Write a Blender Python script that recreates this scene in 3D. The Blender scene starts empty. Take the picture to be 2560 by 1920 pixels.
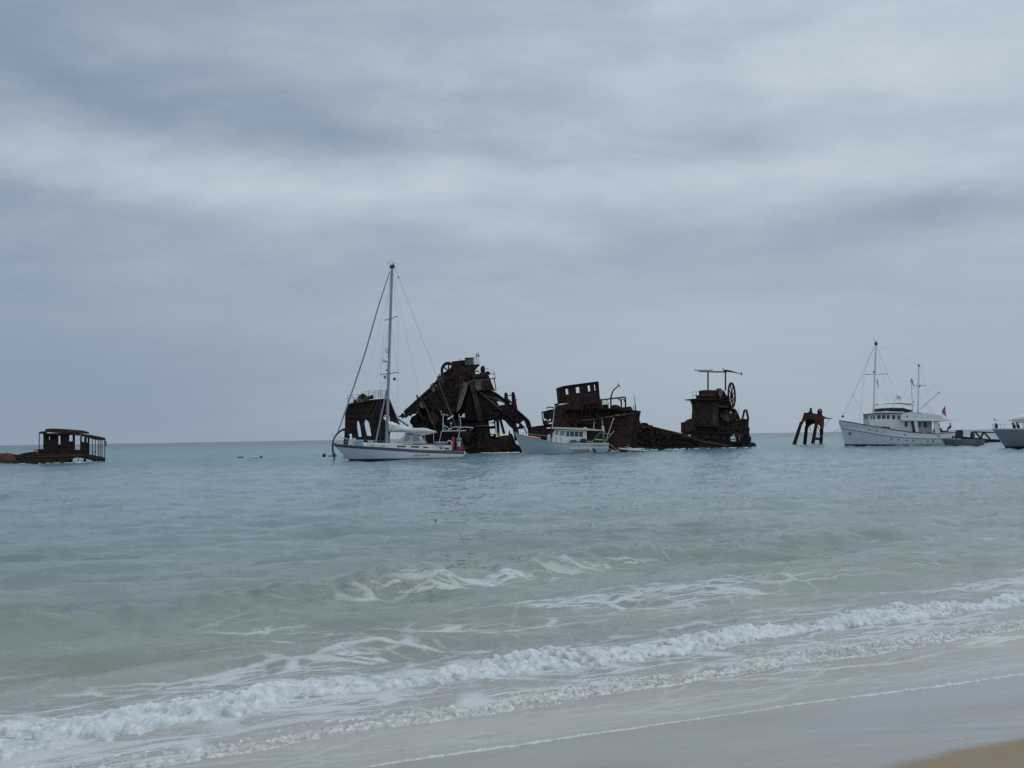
import bpy, math, random
import numpy as np
from mathutils import Vector, Matrix
from mathutils.geometry import tessellate_polygon

random.seed(7)
rng = np.random.default_rng(7)
scene = bpy.context.scene
R = math.radians

# ---------------------------------------------------------------- camera
EYE = 2.4
PITCH, ROLL, FPX = math.atan(132.6 / 2560), R(0.94), 2560.0
_u0 = Vector((0, -math.sin(PITCH), math.cos(PITCH)))
FWD = Vector((0, math.cos(PITCH), math.sin(PITCH)))
RGT = Vector((1, 0, 0)) * math.cos(ROLL) - _u0 * math.sin(ROLL)
UPV = _u0 * math.cos(ROLL) + Vector((1, 0, 0)) * math.sin(ROLL)
CAM = Vector((0, 0, EYE))
cam = bpy.data.objects.new('camera', bpy.data.cameras.new('camera'))
scene.collection.objects.link(cam)
cam.data.lens = 36.0
cam.data.sensor_width = 36.0
cam.data.clip_start = 0.1
cam.data.clip_end = 30000
mw = Matrix.Identity(4)
for i in range(3):
    mw[i][0], mw[i][1], mw[i][2], mw[i][3] = RGT[i], UPV[i], -FWD[i], CAM[i]
cam.matrix_world = mw
scene.camera = cam

# ---------------------------------------------------------------- node helper
class NT:
    def __init__(s, tree):
        s.t = tree
        tree.nodes.clear()
    def n(s, kind, **kw):
        nd = s.t.nodes.new(kind)
        for k, v in kw.items():
            setattr(nd, k, v)
        return nd
    def l(s, a, b):
        s.t.links.new(a, b)
    def put(s, sock, v):
        if isinstance(v, bpy.types.NodeSocket):
            s.l(v, sock)
        elif v is not None:
            if hasattr(sock.default_value, '__len__') and not hasattr(v, '__len__'):
                v = (v,) * len(sock.default_value)
            if hasattr(v, '__len__') and len(v) == 3 and len(sock.default_value) == 4:
                v = tuple(v) + (1,)
            sock.default_value = v
    def m(s, op, a, b=None, c=None, clamp=False):
        nd = s.n('ShaderNodeMath', operation=op, use_clamp=clamp)
        for i, v in enumerate((a, b, c)):
            if v is not None:
                s.put(nd.inputs[i], v)
        return nd.outputs[0]
    def mix(s, f, a, b, kind='MIX'):
        nd = s.n('ShaderNodeMix', data_type='RGBA', blend_type=kind)
        s.put(nd.inputs[0], f); s.put(nd.inputs[6], a); s.put(nd.inputs[7], b)
        return nd.outputs[2]
    def noise(s, vec, scale, detail=4, rough=0.55, dist=0.0):
        nd = s.n('ShaderNodeTexNoise')
        if vec is not None: s.l(vec, nd.inputs['Vector'])
        nd.inputs['Scale'].default_value = scale
        nd.inputs['Detail'].default_value = detail
        nd.inputs['Roughness'].default_value = rough
        nd.inputs['Distortion'].default_value = dist
        return nd.outputs[0]
    def ss(s, v, a, b, lo=0.0, hi=1.0):
        nd = s.n('ShaderNodeMapRange', interpolation_type='SMOOTHSTEP')
        s.put(nd.inputs[0], v)
        for i, x in enumerate((a, b, lo, hi)):
            s.put(nd.inputs[i + 1], x)
        return nd.outputs[0]
    def ramp(s, f, stops, interp='LINEAR'):
        nd = s.n('ShaderNodeValToRGB')
        nd.color_ramp.interpolation = interp
        els = nd.color_ramp.elements
        while len(els) < len(stops): els.new(0.5)
        for e, (p, c) in zip(els, stops):
            e.position = p
            e.color = tuple(c) + (1,) if len(c) == 3 else c
        s.put(nd.inputs[0], f)
        return nd.outputs[0]
    def sep(s, v):
        nd = s.n('ShaderNodeSeparateXYZ'); s.l(v, nd.inputs[0]); return nd.outputs
    def comb(s, x, y, z):
        nd = s.n('ShaderNodeCombineXYZ')
        for i, v in enumerate((x, y, z)): s.put(nd.inputs[i], v)
        return nd.outputs[0]
    def mapping(s, vec, scale=(1, 1, 1), loc=(0, 0, 0), rot=(0, 0, 0)):
        nd = s.n('ShaderNodeMapping'); s.l(vec, nd.inputs[0])
        nd.inputs['Scale'].default_value = scale; nd.inputs['Location'].default_value = loc
        nd.inputs['Rotation'].default_value = rot
        return nd.outputs[0]
    def bump(s, h, strength, dist):
        nd = s.n('ShaderNodeBump'); s.l(h, nd.inputs['Height'])
        s.put(nd.inputs['Strength'], strength); nd.inputs['Distance'].default_value = dist
        return nd.outputs[0]

# ---------------------------------------------------------------- world: overcast sky
SUN_EL, SUN_AZ = 58.0, 115.0       # azimuth clockwise from +Y (out to sea)
world = bpy.data.worlds.new('World')
scene.world = world
world.use_nodes = True
w = NT(world.node_tree)
tc = w.n('ShaderNodeTexCoord').outputs['Generated']
x, y, z = w.sep(tc)
el = w.m('ARCSINE', z)
az = w.m('ARCTAN2', x, y)
zz = w.m('ADD', w.m('MAXIMUM', z, 0.0), 0.17)
plane = w.comb(w.m('DIVIDE', x, zz), w.m('DIVIDE', y, zz), 0.0)
warp = w.noise(plane, 1.1, 5)
warp2 = w.noise(w.mapping(plane, (1, 1, 1), (31, 7, 0)), 1.0, 6, 0.6)
big = w.noise(w.mapping(plane, (0.6, 1.0, 1), rot=(0, 0, 0.3)), 1.1, 8, 0.6, 0.4)
fine = w.noise(w.mapping(plane, (0.8, 1.2, 1), (5, 3, 0), (0, 0, 0.3)), 3.2, 7, 0.62, 0.5)
azw = w.m('ADD', az, w.m('MULTIPLY', w.m('SUBTRACT', warp, 0.5), 0.42))
elw = w.m('ADD', el, w.m('MULTIPLY', w.m('SUBTRACT', warp2, 0.5), 0.085))
def streak(px, py, ln, wd, ang, amp):
    """one cloud bank, given by direction (radians), length, thickness, slope and lightness"""
    a0, e0 = (px - 1280) / 2560, (1113 - 0.0164 * px - py) / 2560
    da, de = w.m('SUBTRACT', azw, a0), w.m('SUBTRACT', elw, e0)
    c, s_ = math.cos(R(ang)), math.sin(R(ang))
    u = w.m('ADD', w.m('MULTIPLY', da, c), w.m('MULTIPLY', de, s_))
    v = w.m('SUBTRACT', w.m('MULTIPLY', de, c), w.m('MULTIPLY', da, s_))
    q = w.m('ADD', w.m('POWER', w.m('ABSOLUTE', w.m('DIVIDE', u, ln / 2560)), 2.0),
            w.m('POWER', w.m('ABSOLUTE', w.m('DIVIDE', v, wd / 2560)), 2.0))
    return w.m('MULTIPLY', w.m('EXPONENT', w.m('MULTIPLY', q, -1.0)), amp)
banks = [(560, 330, 560, 62, -9, -0.17), (130, 250, 260, 60, -14, -0.12), (640, 470, 780, 70, -5, 0.27),
         (1500, 470, 1000, 50, -1, 0.24), (60, 440, 380, 60, -8, 0.08), (120, 552, 360, 36, -3, -0.15),
         (2350, 575, 620, 46, 2, -0.20), (1750, 660, 380, 60, 0, -0.10), (900, 120, 620, 60, -6, 0.14),
         (2150, 240, 460, 190, -6, 0.27), (1800, 120, 240, 46, 8, -0.15), (1300, 330, 330, 90, -12, 0.12),
         (160, 60, 560, 130, -4, -0.12), (2150, 40, 360, 60, 0, 0.04), (1500, 880, 900, 160, 0, 0.09),
         (250, 960, 560, 300, 0, -0.17), (2300, 420, 500, 50, 0, 0.12), (1050, 210, 420, 34, -8, 0.10), (330, 190, 330, 26, -10, -0.08),
         (1150, 560, 500, 36, -3, 0.08), (1700, 330, 420, 40, 4, 0.08), (2450, 900, 400, 300, 0, -0.05)]
tot = None
for b in banks:
    g = streak(*b[:5], b[5] * 0.80)
    tot = g if tot is None else w.m('ADD', tot, g)
texs = w.m('ADD', w.m('MULTIPLY', w.m('SUBTRACT', big, 0.5), 0.85), w.m('MULTIPLY', w.m('SUBTRACT', fine, 0.5), 0.56))
soft = w.ss(el, 0.04, 0.30, 0.06, 0.85)       # the low sky is an even grey sheet
puff = w.noise(w.mapping(tc, (1.0, 1.0, 2.1), (3, 1, 2)), 5.5, 8, 0.6, 0.6)
puff2 = w.noise(w.mapping(tc, (1.0, 1.0, 1.7), (8, 2, 5)), 17, 6, 0.6, 0.3)
texs = w.m('ADD', texs, w.m('ADD', w.m('MULTIPLY', w.m('SUBTRACT', puff, 0.5), 0.42), w.m('MULTIPLY', w.m('SUBTRACT', puff2, 0.5), 0.13)))
texs = w.m('MULTIPLY', texs, soft)
base = w.m('ADD', w.ss(el, 0.0, 0.22, 0.43, 0.52), w.m('MULTIPLY', w.m('SINE', az), 0.20))
val = w.m('ADD', w.m('ADD', base, texs), tot)
col = w.ramp(val, [(0.0, (.21, .275, .375)), (0.25, (.262, .334, .436)), (0.5, (.360, .438, .512)),
                   (0.75, (.470, .556, .622)), (1.0, (.59, .665, .71))])
lift = w.m('MULTIPLY', w.ss(el, 0.30, 1.10, 10.0, 18.5), w.m('ADD', 1.0, w.m('MULTIPLY', w.ss(el, 0.3, 0.6), w.m('MULTIPLY', w.m('SINE', az), 0.34))))      # overcast sky brightens overhead
cloud = w.n('ShaderNodeVectorMath', operation='SCALE'); w.l(col, cloud.inputs[0]); w.l(lift, cloud.inputs['Scale'])
sky = w.n('ShaderNodeTexSky', sky_type='NISHITA', sun_disc=False)
sky.sun_elevation = R(SUN_EL); sky.sun_rotation = R(SUN_AZ)
mixed = w.mix(0.96, sky.outputs[0], cloud.outputs[0])
bg = w.n('ShaderNodeBackground'); w.l(mixed, bg.inputs[0]); bg.inputs[1].default_value = 0.10
w.l(bg.outputs[0], w.n('ShaderNodeOutputWorld').inputs[0])

sun = bpy.data.objects.new('sun', bpy.data.lights.new('sun', 'SUN'))
scene.collection.objects.link(sun)
sun.data.energy = 0.5
sun.data.angle = R(50)
sun.data.color = (1.0, 0.97, 0.93)
sd = Vector((math.sin(R(SUN_AZ)) * math.cos(R(SUN_EL)), math.cos(R(SUN_AZ)) * math.cos(R(SUN_EL)), math.sin(R(SUN_EL))))
sun.rotation_euler = sd.to_track_quat('Z', 'Y').to_euler()
sun.location = (0, 0, 60)

scene.cycles.use_denoising = False      # keeps the fine ripples; leaves a trace of sensor-like grain
vs = scene.view_settings
vs.view_transform = 'Standard'; vs.look = 'None'; vs.exposure = 0.0; vs.gamma = 1.0; vs.use_curve_mapping = False

# ---------------------------------------------------------------- materials
def new_mat(name):
    m = bpy.data.materials.new(name); m.use_nodes = True
    t = NT(m.node_tree)
    out = t.n('ShaderNodeOutputMaterial'); p = t.n('ShaderNodeBsdfPrincipled')
    t.l(p.outputs[0], out.inputs[0])
    return m, t, p

def plain(name, col, rough=0.5, metal=0.0, var=0.12, scale=3.0, grime=None, grime_amt=0.0, spec=0.5, bump=0.0):
    m, t, p = new_mat(name)
    tc = t.n('ShaderNodeTexCoord').outputs['Object']
    n = t.noise(tc, scale, 5, 0.6)
    f = t.m('ADD', 1 - var, t.m('MULTIPLY', n, 2 * var))
    c = t.mix(1.0, col, t.comb(f, f, f), 'MULTIPLY')
    if grime:
        g = t.noise(t.mapping(tc, (6, 6, 0.7)), 1.3, 5, 0.65)
        c = t.mix(t.ss(g, 0.62 - grime_amt, 0.78 - grime_amt * 0.6, 0, 0.85), c, grime)
    t.put(p.inputs['Base Color'], c)
    t.put(p.inputs['Roughness'], t.m('ADD', rough - 0.06, t.m('MULTIPLY', n, 0.14)))
    p.inputs['Metallic'].default_value = metal
    p.inputs['Specular IOR Level'].default_value = spec
    if bump:
        t.l(t.bump(t.noise(tc, scale * 6, 4), bump, 0.02), p.inputs['Normal'])
    return m

def rust(name, dark, mid, hot, pale, pale_amt, hot_amt, scale=0.6):
    m, t, p = new_mat(name)
    tc = t.n('ShaderNodeTexCoord').outputs['Object']
    a = t.noise(tc, scale, 6, 0.65, 0.4)
    b = t.noise(t.mapping(tc, (1.6, 1.6, 0.35)), scale * 1.7, 6, 0.7, 0.2)
    c = t.noise(tc, scale * 7, 5, 0.7)
    d = t.noise(t.mapping(tc, (2.2, 2.2, 0.5), (9, 4, 2)), scale * 1.1, 5, 0.65, 0.5)
    col = t.mix(t.ss(a, 0.36, 0.62), dark, mid)
    col = t.mix(t.ss(b, 0.74 - hot_amt, 0.92 - hot_amt * 0.8), col, hot)
    col = t.mix(t.ss(d, 0.76 - pale_amt, 0.90 - pale_amt), col, pale)
    k = t.ss(c, 0.30, 0.62, 0.45, 1.15)
    col = t.mix(1.0, col, t.comb(k, k, k), 'MULTIPLY')
    # weed and wet slime on the last half metre above the water
    wz = t.sep(t.n('ShaderNodeNewGeometry').outputs['Position'])[2]
    weed = t.ss(t.m('SUBTRACT', wz, t.m('MULTIPLY', t.m('SUBTRACT', d, 0.5), 1.6)), 0.15, 0.75, 1.0, 0.0)
    col = t.mix(t.m('MULTIPLY', weed, 0.8), col, (.026, .028, .018))
    # pale droppings and salt runs
    gu = t.noise(t.mapping(tc, (3.5, 3.5, 0.45), (2, 8, 1)), scale * 2.6, 5, 0.7)
    col = t.mix(t.ss(gu, 0.70, 0.80, 0, 0.55), col, (.17, .155, .13))
    t.put(p.inputs['Base Color'], col)
    p.inputs['Roughness'].default_value = 0.9
    p.inputs['Specular IOR Level'].default_value = 0.2
    h = t.m('ADD', t.m('MULTIPLY', a, 1.5), t.m('MULTIPLY', c, 0.5))
    t.l(t.bump(h, 0.9, 0.25), p.inputs['Normal'])
    return m

M = {}
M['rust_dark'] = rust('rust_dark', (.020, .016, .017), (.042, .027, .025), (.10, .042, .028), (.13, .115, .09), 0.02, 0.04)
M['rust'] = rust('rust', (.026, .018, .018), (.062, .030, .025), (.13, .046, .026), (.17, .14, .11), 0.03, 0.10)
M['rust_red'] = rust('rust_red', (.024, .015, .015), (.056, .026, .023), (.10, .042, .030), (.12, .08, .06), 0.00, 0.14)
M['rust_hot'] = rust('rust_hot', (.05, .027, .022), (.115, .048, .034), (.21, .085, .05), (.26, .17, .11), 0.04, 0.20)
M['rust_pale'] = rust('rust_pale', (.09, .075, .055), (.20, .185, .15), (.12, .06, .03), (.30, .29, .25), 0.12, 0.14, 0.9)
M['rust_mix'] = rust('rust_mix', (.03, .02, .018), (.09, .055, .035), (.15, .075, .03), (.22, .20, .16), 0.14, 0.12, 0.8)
M['pit'] = plain('shaded_steel', (.014, .011, .011), 0.95, var=0.3, spec=0.05)  # near-black colour stands in for shade inside the wrecks
M['white'] = plain('white_gelcoat', (.68, .70, .69), 0.28, var=0.05, scale=0.8, grime=(.42, .40, .34), grime_amt=0.05)
M['white_paint'] = plain('white_enamel_paint', (.70, .72, .70), 0.42, var=0.07, scale=1.2, grime=(.36, .30, .23), grime_amt=0.04)
M['hull_grey'] = plain('chalky_hull_paint', (.48, .53, .55), 0.4, var=0.08, scale=0.7, grime=(.34, .30, .26), grime_amt=0.03)
M['cream'] = plain('cream_paint', (.60, .58, .50), 0.5, var=0.08, scale=1.5, grime=(.3, .26, .2), grime_amt=0.03)
M['deck'] = plain('faded_deck', (.42, .41, .37), 0.7, var=0.1, scale=2)
M['boot'] = plain('dark_antifouling', (.022, .020, .030), 0.6, var=0.25, scale=2)
M['rubrail'] = plain('weathered_rubbing_strake', (.125, .11, .135), 0.6, var=0.15, scale=2)
M['redcap'] = plain('oxblood_cap_rail', (.13, .045, .05), 0.5, var=0.15, scale=2)
M['steel'] = plain('stainless_tube', (.55, .57, .58), 0.3, 0.6, var=0.06)
M['alu'] = plain('dull_alloy', (.30, .32, .35), 0.45, 0.3, var=0.08)
M['grey_hull'] = plain('blue_grey_topsides', (.22, .25, .26), 0.35, var=0.08, scale=0.6)
M['tin'] = plain('bare_aluminium_hull', (.17, .19, .20), 0.5, 0.3, var=0.15, scale=1.5, grime=(.09, .09, .085), grime_amt=0.06)
M['mast'] = plain('anodised_mast', (.27, .28, .32), 0.45, 0.2, var=0.06)
M['wire'] = plain('rigging_wire', (.24, .25, .27), 0.5, 0.2)
M['glass'] = plain('dark_window_glass', (.025, .028, .045), 0.12, var=0.1, spec=0.7)
M['glass_lt'] = plain('pale_window_glass', (.20, .27, .28), 0.12, var=0.1, spec=0.7)
M['canvas'] = plain('grey_canvas', (.42, .41, .42), 0.85, var=0.12, scale=1.2, bump=0.3)
M['clear'] = plain('clouded_vinyl', (.23, .25, .31), 0.25, var=0.12, scale=1.5)
M['sail'] = plain('flaked_sailcloth', (.66, .66, .62), 0.8, var=0.12, scale=2.5, bump=0.4)
M['navy'] = plain('navy_canvas', (.020, .018, .050), 0.8, var=0.2)
M['black'] = plain('black_rubber', (.016, .015, .018), 0.6, var=0.2)
M['dark'] = plain('dark_plastic', (.028, .026, .034), 0.5, var=0.2)
M['red'] = plain('red_canvas', (.42, .035, .03), 0.7, var=0.15)
M['orange'] = plain('orange_plastic', (.60, .17, .06), 0.5, var=0.12)
M['yellow'] = plain('faded_yellow_paint', (.42, .34, .05), 0.7, var=0.25, grime=(.08, .05, .02), grime_amt=0.1)
M['blue'] = plain('pale_blue_plastic', (.16, .36, .46), 0.6, var=0.1)
M['blue_tarp'] = plain('blue_tarpaulin', (.07, .12, .22), 0.7, var=0.15)
M['maroon'] = plain('maroon_hypalon', (.11, .035, .05), 0.6, var=0.15)
M['pvc'] = plain('weathered_inflatable_fabric', (.50, .50, .46), 0.6, var=0.12, grime=(.28, .12, .12), grime_amt=0.05)
M['wood'] = plain('bleached_timber', (.24, .21, .15), 0.75, var=0.2, scale=4)
M['rope'] = plain('mooring_rope', (.36, .34, .28), 0.8)
M['skin'] = plain('skin', (.36, .22, .16), 0.6)
M['shirt'] = plain('grey_blue_shirt', (.16, .19, .25), 0.85)
M['cloth_dark'] = plain('dark_clothes', (.035, .025, .035), 0.85)
M['hair'] = plain('dark_hair', (.02, .015, .012), 0.8)
M['feather'] = plain('black_plumage', (.013, .013, .016), 0.7)
M['ensign'] = plain('red_ensign_cloth', (.33, .07, .08), 0.8, var=0.15)
M['ensign_blue'] = plain('ensign_canton_cloth', (.04, .05, .16), 0.8)
M['fender'] = plain('grey_fender', (.45, .47, .46), 0.6)
M['ink'] = plain('grey_lettering', (.10, .11, .15), 0.6)
M['pennant'] = plain('slate_pennant_cloth', (.20, .22, .30), 0.8)
M['bunk'] = plain('pale_vinyl_cover', (.66, .67, .66), 0.5, var=0.05)
# ================================================================ THE SHORE AND THE SEA
CS, SN = math.cos(R(22.8)), math.sin(R(22.8))
def st(X, Y):            # s along the beach, t out to sea
    return X * CS + Y * SN, -X * SN + Y * CS
def xy(s, t):
    return s * CS - t * SN, s * SN + t * CS
def wig(s, seed, f0=0.35, n=5, fall=0.62):
    r = np.random.default_rng(seed); out = 0 * s; a = 1.0; f = f0
    for i in range(n):
        out = out + a * np.sin(s * f * 2 * math.pi + r.uniform(0, 6.28)); a *= fall; f *= 1.9
    return out / 1.6
def sstep(a, b, v):
    q = np.clip((v - a) / (b - a), 0, 1); return q * q * (3 - 2 * q)

def fft_tile(N, L, rms, lmin, lmax, spread, seed, ex=2.0):
    r = np.random.default_rng(seed)
    k1 = np.fft.fftfreq(N, L / N) * 2 * math.pi
    kx, ky = np.meshgrid(k1, k1)
    k = np.hypot(kx, ky); k[0, 0] = 1
    ct = (kx * -SN + ky * CS) / k
    amp = k ** -ex * np.abs(ct) ** spread
    amp *= np.exp(-(2 * math.pi / k / lmax) ** 4) * np.exp(-(lmin * k / 2 / math.pi) ** 4)
    amp[0, 0] = 0
    h = amp * (r.normal(size=(N, N)) + 1j * r.normal(size=(N, N)))
    z = np.fft.ifft2(h).real
    dx = np.fft.ifft2(-1j * kx / k * h).real; dy = np.fft.ifft2(-1j * ky / k * h).real
    q = rms / z.std()
    return z * q, dx * q, dy * q, N, L
def samp(tile, X, Y):
    z, dx, dy, N, L = tile
    u = (X / L * N) % N; v = (Y / L * N) % N
    i = np.floor(u).astype(int); j = np.floor(v).astype(int); fu = u - i; fv = v - j
    i %= N; j %= N; i1 = (i + 1) % N; j1 = (j + 1) % N
    def g(a):
        return (a[j, i] * (1 - fu) + a[j, i1] * fu) * (1 - fv) + (a[j1, i] * (1 - fu) + a[j1, i1] * fu) * fv
    return g(z), g(dx), g(dy)
TA = fft_tile(1024, 83.0, 0.052, 0.5, 5.0, 2.6, 3, 1.85)
TB = fft_tile(512, 19.0, 0.0082, 0.14, 0.8, 1.6, 4, 1.75)
TC = fft_tile(512, 5.3, 0.0016, 0.05, 0.25, 0.6, 5)

# wave lines, as t positions along the beach
def lA(s): return 14.8 + 0.235 * s + 0.22 * wig(s, 11, 0.10, 4)
def lC(s): return 10.95 + 0.10 * s + 0.10 * wig(s, 12, 0.2, 3)
def lF(s): return 9.10 + 0.112 * s + 0.11 * wig(s, 13, 0.16, 6, .7) + 0.26 * sstep(1.2, 2.0, s) * (1 - sstep(2.6, 5.5, s))      # toe of the broken wave
def lG(s): return 8.12 + 0.090 * s + 0.07 * wig(s, 14, 0.22, 5)      # toe of the spent bore
def lS(s): return 7.40 + 0.055 * wig(s, 15, 0.13, 5, 0.5)            # edge of the swash
def crest(d, amp, wf, wb):
    return amp * np.exp(-(d / np.where(d < 0, wf, wb)) ** 2)
def sand_z(s, t):
    return np.where(t < 7.7, 0.062 * (7.7 - t), -0.075 * (t - 7.7)) * 1.0

def water_z(X, Y, full=True):
    s, t = st(X, Y)
    r = np.hypot(X, Y)
    a, ax, ay = samp(TA, X, Y)
    shoal = sstep(8.6, 15.0, t)
    A = a * (0.25 + 0.75 * shoal) * (1 + 0.9 * sstep(60, 160, r)) * (1 - 0.75 * sstep(500, 2500, r))
    b, bx, by = samp(TB, X, Y)
    fb = (0.6 + 0.6 * shoal + 0.5 * sstep(18, 40, r)) * (1 - sstep(60, 110, r))
    c, cx, cy = samp(TC, X, Y)
    fc = 1 - sstep(16, 30, r)
    z = A + b * fb + c * fc
    am = np.clip(0.75 + 0.35 * wig(s, 21, 0.09, 3) + 0.22 * wig(s, 25, 0.42, 4), 0.12, 1.3) * (1 - 0.55 * sstep(9.5, 12, s)) * np.exp(-(np.maximum(np.abs(s - 8) - 8, 0) / 8) ** 2)
    z = z + crest(t - lA(s), 0.36 * am, 0.32, 1.1)
    z = z + crest(t - lA(s) + 1.1, -0.07 * am, 0.9, 0.7)
    z = z + crest(t - lC(s), 0.20 * np.exp(-((s - 2.5) / 1.9) ** 2), 0.2, 0.6)
    z = z + crest(t - lC(s) - 1.6, 0.07 * (0.6 + 0.4 * wig(s, 22, 0.1, 3)), 0.5, 0.7)
    z = z + crest(t - lF(s) - 0.40, 0.09 + 0.01 * np.exp(-((s - .2) / 1.3) ** 2) + 0.03 * wig(s, 23, .2, 4), 0.24, 0.7)
    z = z + crest(t - lG(s) - 0.25, 0.045, 0.14, 0.45)
    for k, (t0, am2, w2) in enumerate(((20.5, .09, 1.3), (25.5, .10, 1.6), (32, .11, 2.0), (41, .10, 2.6), (53, .08, 3))):
        z = z + crest(t - t0 - 0.16 * s - 0.8 * wig(s, 30 + k, 0.03, 4), am2 * np.clip(0.5 + 0.6 * wig(s, 40 + k, 0.04, 4), 0, 1.3), w2 * .6, w2)
    near = sstep(7.9, 9.3, t)
    z = z * (0.10 + 0.90 * near)
    film = sand_z(s, t) + 0.014 * np.clip((t - lS(s)) / 0.12, -2, 1)
    z = np.where(t < 9.5, np.maximum(z, film) * (t > lS(s) - 0.0) + np.minimum(z, film) * (t <= lS(s)), z)
    f = np.where(t > 9.5, 1.0, 0.2)
    return z, (ax * 0.7 * (0.2 + .8 * shoal) * (r < 400) + 0.6 * bx * fb) * f, (ay * 0.7 * (0.2 + .8 * shoal) * (r < 400) + 0.6 * by * fb) * f

def froth(X, Y):
    s, t = st(X, Y)
    F, G, A, C, S = lF(s), lG(s), lA(s), lC(s), lS(s)
    n = 0.5 + 0.5 * wig(s + 0.6 * t, 51, 0.17, 4) * np.cos(1.1 * t + 0.5 * s)
    d = 0 * s
    d = np.maximum(d, 0.60 * sstep(G + .05, G + .3, t) * (1 - sstep(F + .1, F + .5, t)))
    d = np.maximum(d, (0.62 * (0.55 + 0.6 * n)) * sstep(F + .05, F + .25, t) * (1 - sstep(F + .8, F + 2.4, t)))
    d = np.maximum(d, 0.66 * np.exp(-((s - 8.0) / 4.2) ** 2 - ((t - 13.4 - .1 * (s - 8)) / 1.5) ** 2))
    d = np.maximum(d, 0.55 * np.exp(-((s - 4.5) / 4.5) ** 2 - ((t - 12.2) / 1.3) ** 2))
    d = np.maximum(d, 0.62 * np.exp(-((t - A + .28) / .34) ** 2) * sstep(1.2, 4.0, s) * (1 - sstep(9.5, 12.5, s)))
    d = np.maximum(d, 0.74 * np.exp(-((s - 13.0) / 4.0) ** 2 - ((t - 11.8 - .06 * (s - 13)) / .95) ** 2))
    d = np.maximum(d, 0.70 * np.exp(-((s - 1.4) / 2.4) ** 2 - ((t - 10.6) / .65) ** 2))
    d = np.maximum(d, 0.55 * np.exp(-((t - C + .1) / .35) ** 2) * np.exp(-((s - 3.2) / 1.8) ** 2))
    d = np.maximum(d, 0.50 * sstep(S + .05, S + .25, t) * (1 - sstep(G - .1, G + .1, t)))
    d = np.maximum(d, 0.44 * sstep(F + 1, F + 2, t) * (1 - sstep(A + .0, A + 1.2, t)) * n)
    d = np.maximum(d, 0.72 * sstep(G + .02, G + .08, t) * (1 - sstep(G + .2, G + .5, t)) * (0.65 + .35 * n))
    return d

def mesh_grid(name, P, mask=None, smooth=True):
    nr, nc = P.shape[:2]
    me = bpy.data.meshes.new(name)
    idx = np.arange(nr * nc).reshape(nr, nc)
    q = np.stack([idx[:-1, :-1], idx[:-1, 1:], idx[1:, 1:], idx[1:, :-1]], -1)
    if mask is not None: q = q[mask]
    q = q.reshape(-1, 4)
    V = P.reshape(-1, 3)
    used = np.unique(q); rm = np.full(len(V), -1); rm[used] = np.arange(len(used))
    V = V[used]; q = rm[q]
    me.vertices.add(len(V)); me.vertices.foreach_set('co', V.astype(np.float32).ravel())
    me.loops.add(q.size); me.loops.foreach_set('vertex_index', q.ravel().astype(np.int32))
    me.polygons.add(len(q)); me.polygons.foreach_set('loop_start', (np.arange(len(q)) * 4).astype(np.int32))
    me.polygons.foreach_set('loop_total', np.full(len(q), 4, np.int32)) if False else None
    me.update(calc_edges=True); me.validate()
    me.polygons.foreach_set('use_smooth', np.full(len(me.polygons), smooth)); me.update()
    o = bpy.data.objects.new(name, me); scene.collection.objects.link(o)
    return o, used

# --- water sheet: fan of quads, finest near the beach
ang = np.concatenate([np.linspace(-80, -36, 40)[:-1], np.linspace(-36, 36, 1150), np.linspace(36, 80, 40)[1:]])
rad = [5.6]
while rad[-1] < 12000:
    r0 = rad[-1]
    step = (0.80 if r0 < 22 else 0.46) * r0 * r0 / (1024 * EYE)
    step = max(step, 0.014)
    if r0 > 260: step = max(step, r0 * 0.05)
    rad.append(r0 + step)
rad = np.array(rad)
AA, RR = np.meshgrid(np.radians(ang), rad)
X, Y = RR * np.sin(AA), RR * np.cos(AA)
Z, DX, DY = water_z(X, Y)
s_, t_ = st(X, Y)
P = np.stack([X + DX, Y + DY, Z], -1)
keep = (t_[:-1, :-1] > 7.05)
sea, used = mesh_grid('sea_water', P, keep)
fr = froth(X, Y).ravel()[used]
at = sea.data.attributes.new('froth', 'FLOAT', 'POINT'); at.data.foreach_set('value', fr.astype(np.float32))
sea['kind'] = 'structure'
sea['label'] = 'grey green sea with low swell, foam lace and small breakers'

m, t, p = new_mat('sea_water')
geo = t.n('ShaderNodeNewGeometry').outputs['Position']
gx, gy, gz = t.sep(geo)
sN = t.m('ADD', t.m('MULTIPLY', gx, CS), t.m('MULTIPLY', gy, SN))
tN = t.m('ADD', t.m('MULTIPLY', gx, -SN), t.m('MULTIPLY', gy, CS))
stv = t.comb(sN, tN, 0.0)
# bottom colour through the water: sand, then green, then deeper blue-green, then weed and open water
lg = t.m('LOGARITHM', t.m('MAXIMUM', tN, 1.0), 10.0)
lg = t.m('ADD', lg, t.m('MULTIPLY', t.m('SUBTRACT', t.noise(t.mapping(stv, (.5, 1, 1)), 0.06, 4), 0.5), 0.30))
f = t.m('MULTIPLY', t.m('SUBTRACT', lg, 0.85), 1 / 2.4)
base = t.ramp(f, [(0.0, (.37, .355, .33)), (0.035, (.34, .325, .29)), (0.10, (.235, .26, .225)), (0.20, (.185, .235, .212)),
                  (0.32, (.205, .275, .288)), (0.42, (.195, .282, .325)), (0.50, (.12, .185, .225)), (0.55, (.075, .18, .20)), (0.60, (.075, .21, .205)),
                  (0.68, (.055, .175, .165)), (0.80, (.035, .09, .105)), (0.95, (.02, .035, .055))])
patch = t.noise(t.mapping(stv, (.35, 1.0, 1)), 0.35, 4, 0.6)
base = t.mix(1.0, base, t.comb(*(t.ss(patch, 0.3, 0.7, 0.82, 1.15),) * 3), 'MULTIPLY')
fatt = t.n('ShaderNodeAttribute', attribute_name='froth').outputs['Fac']
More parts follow.
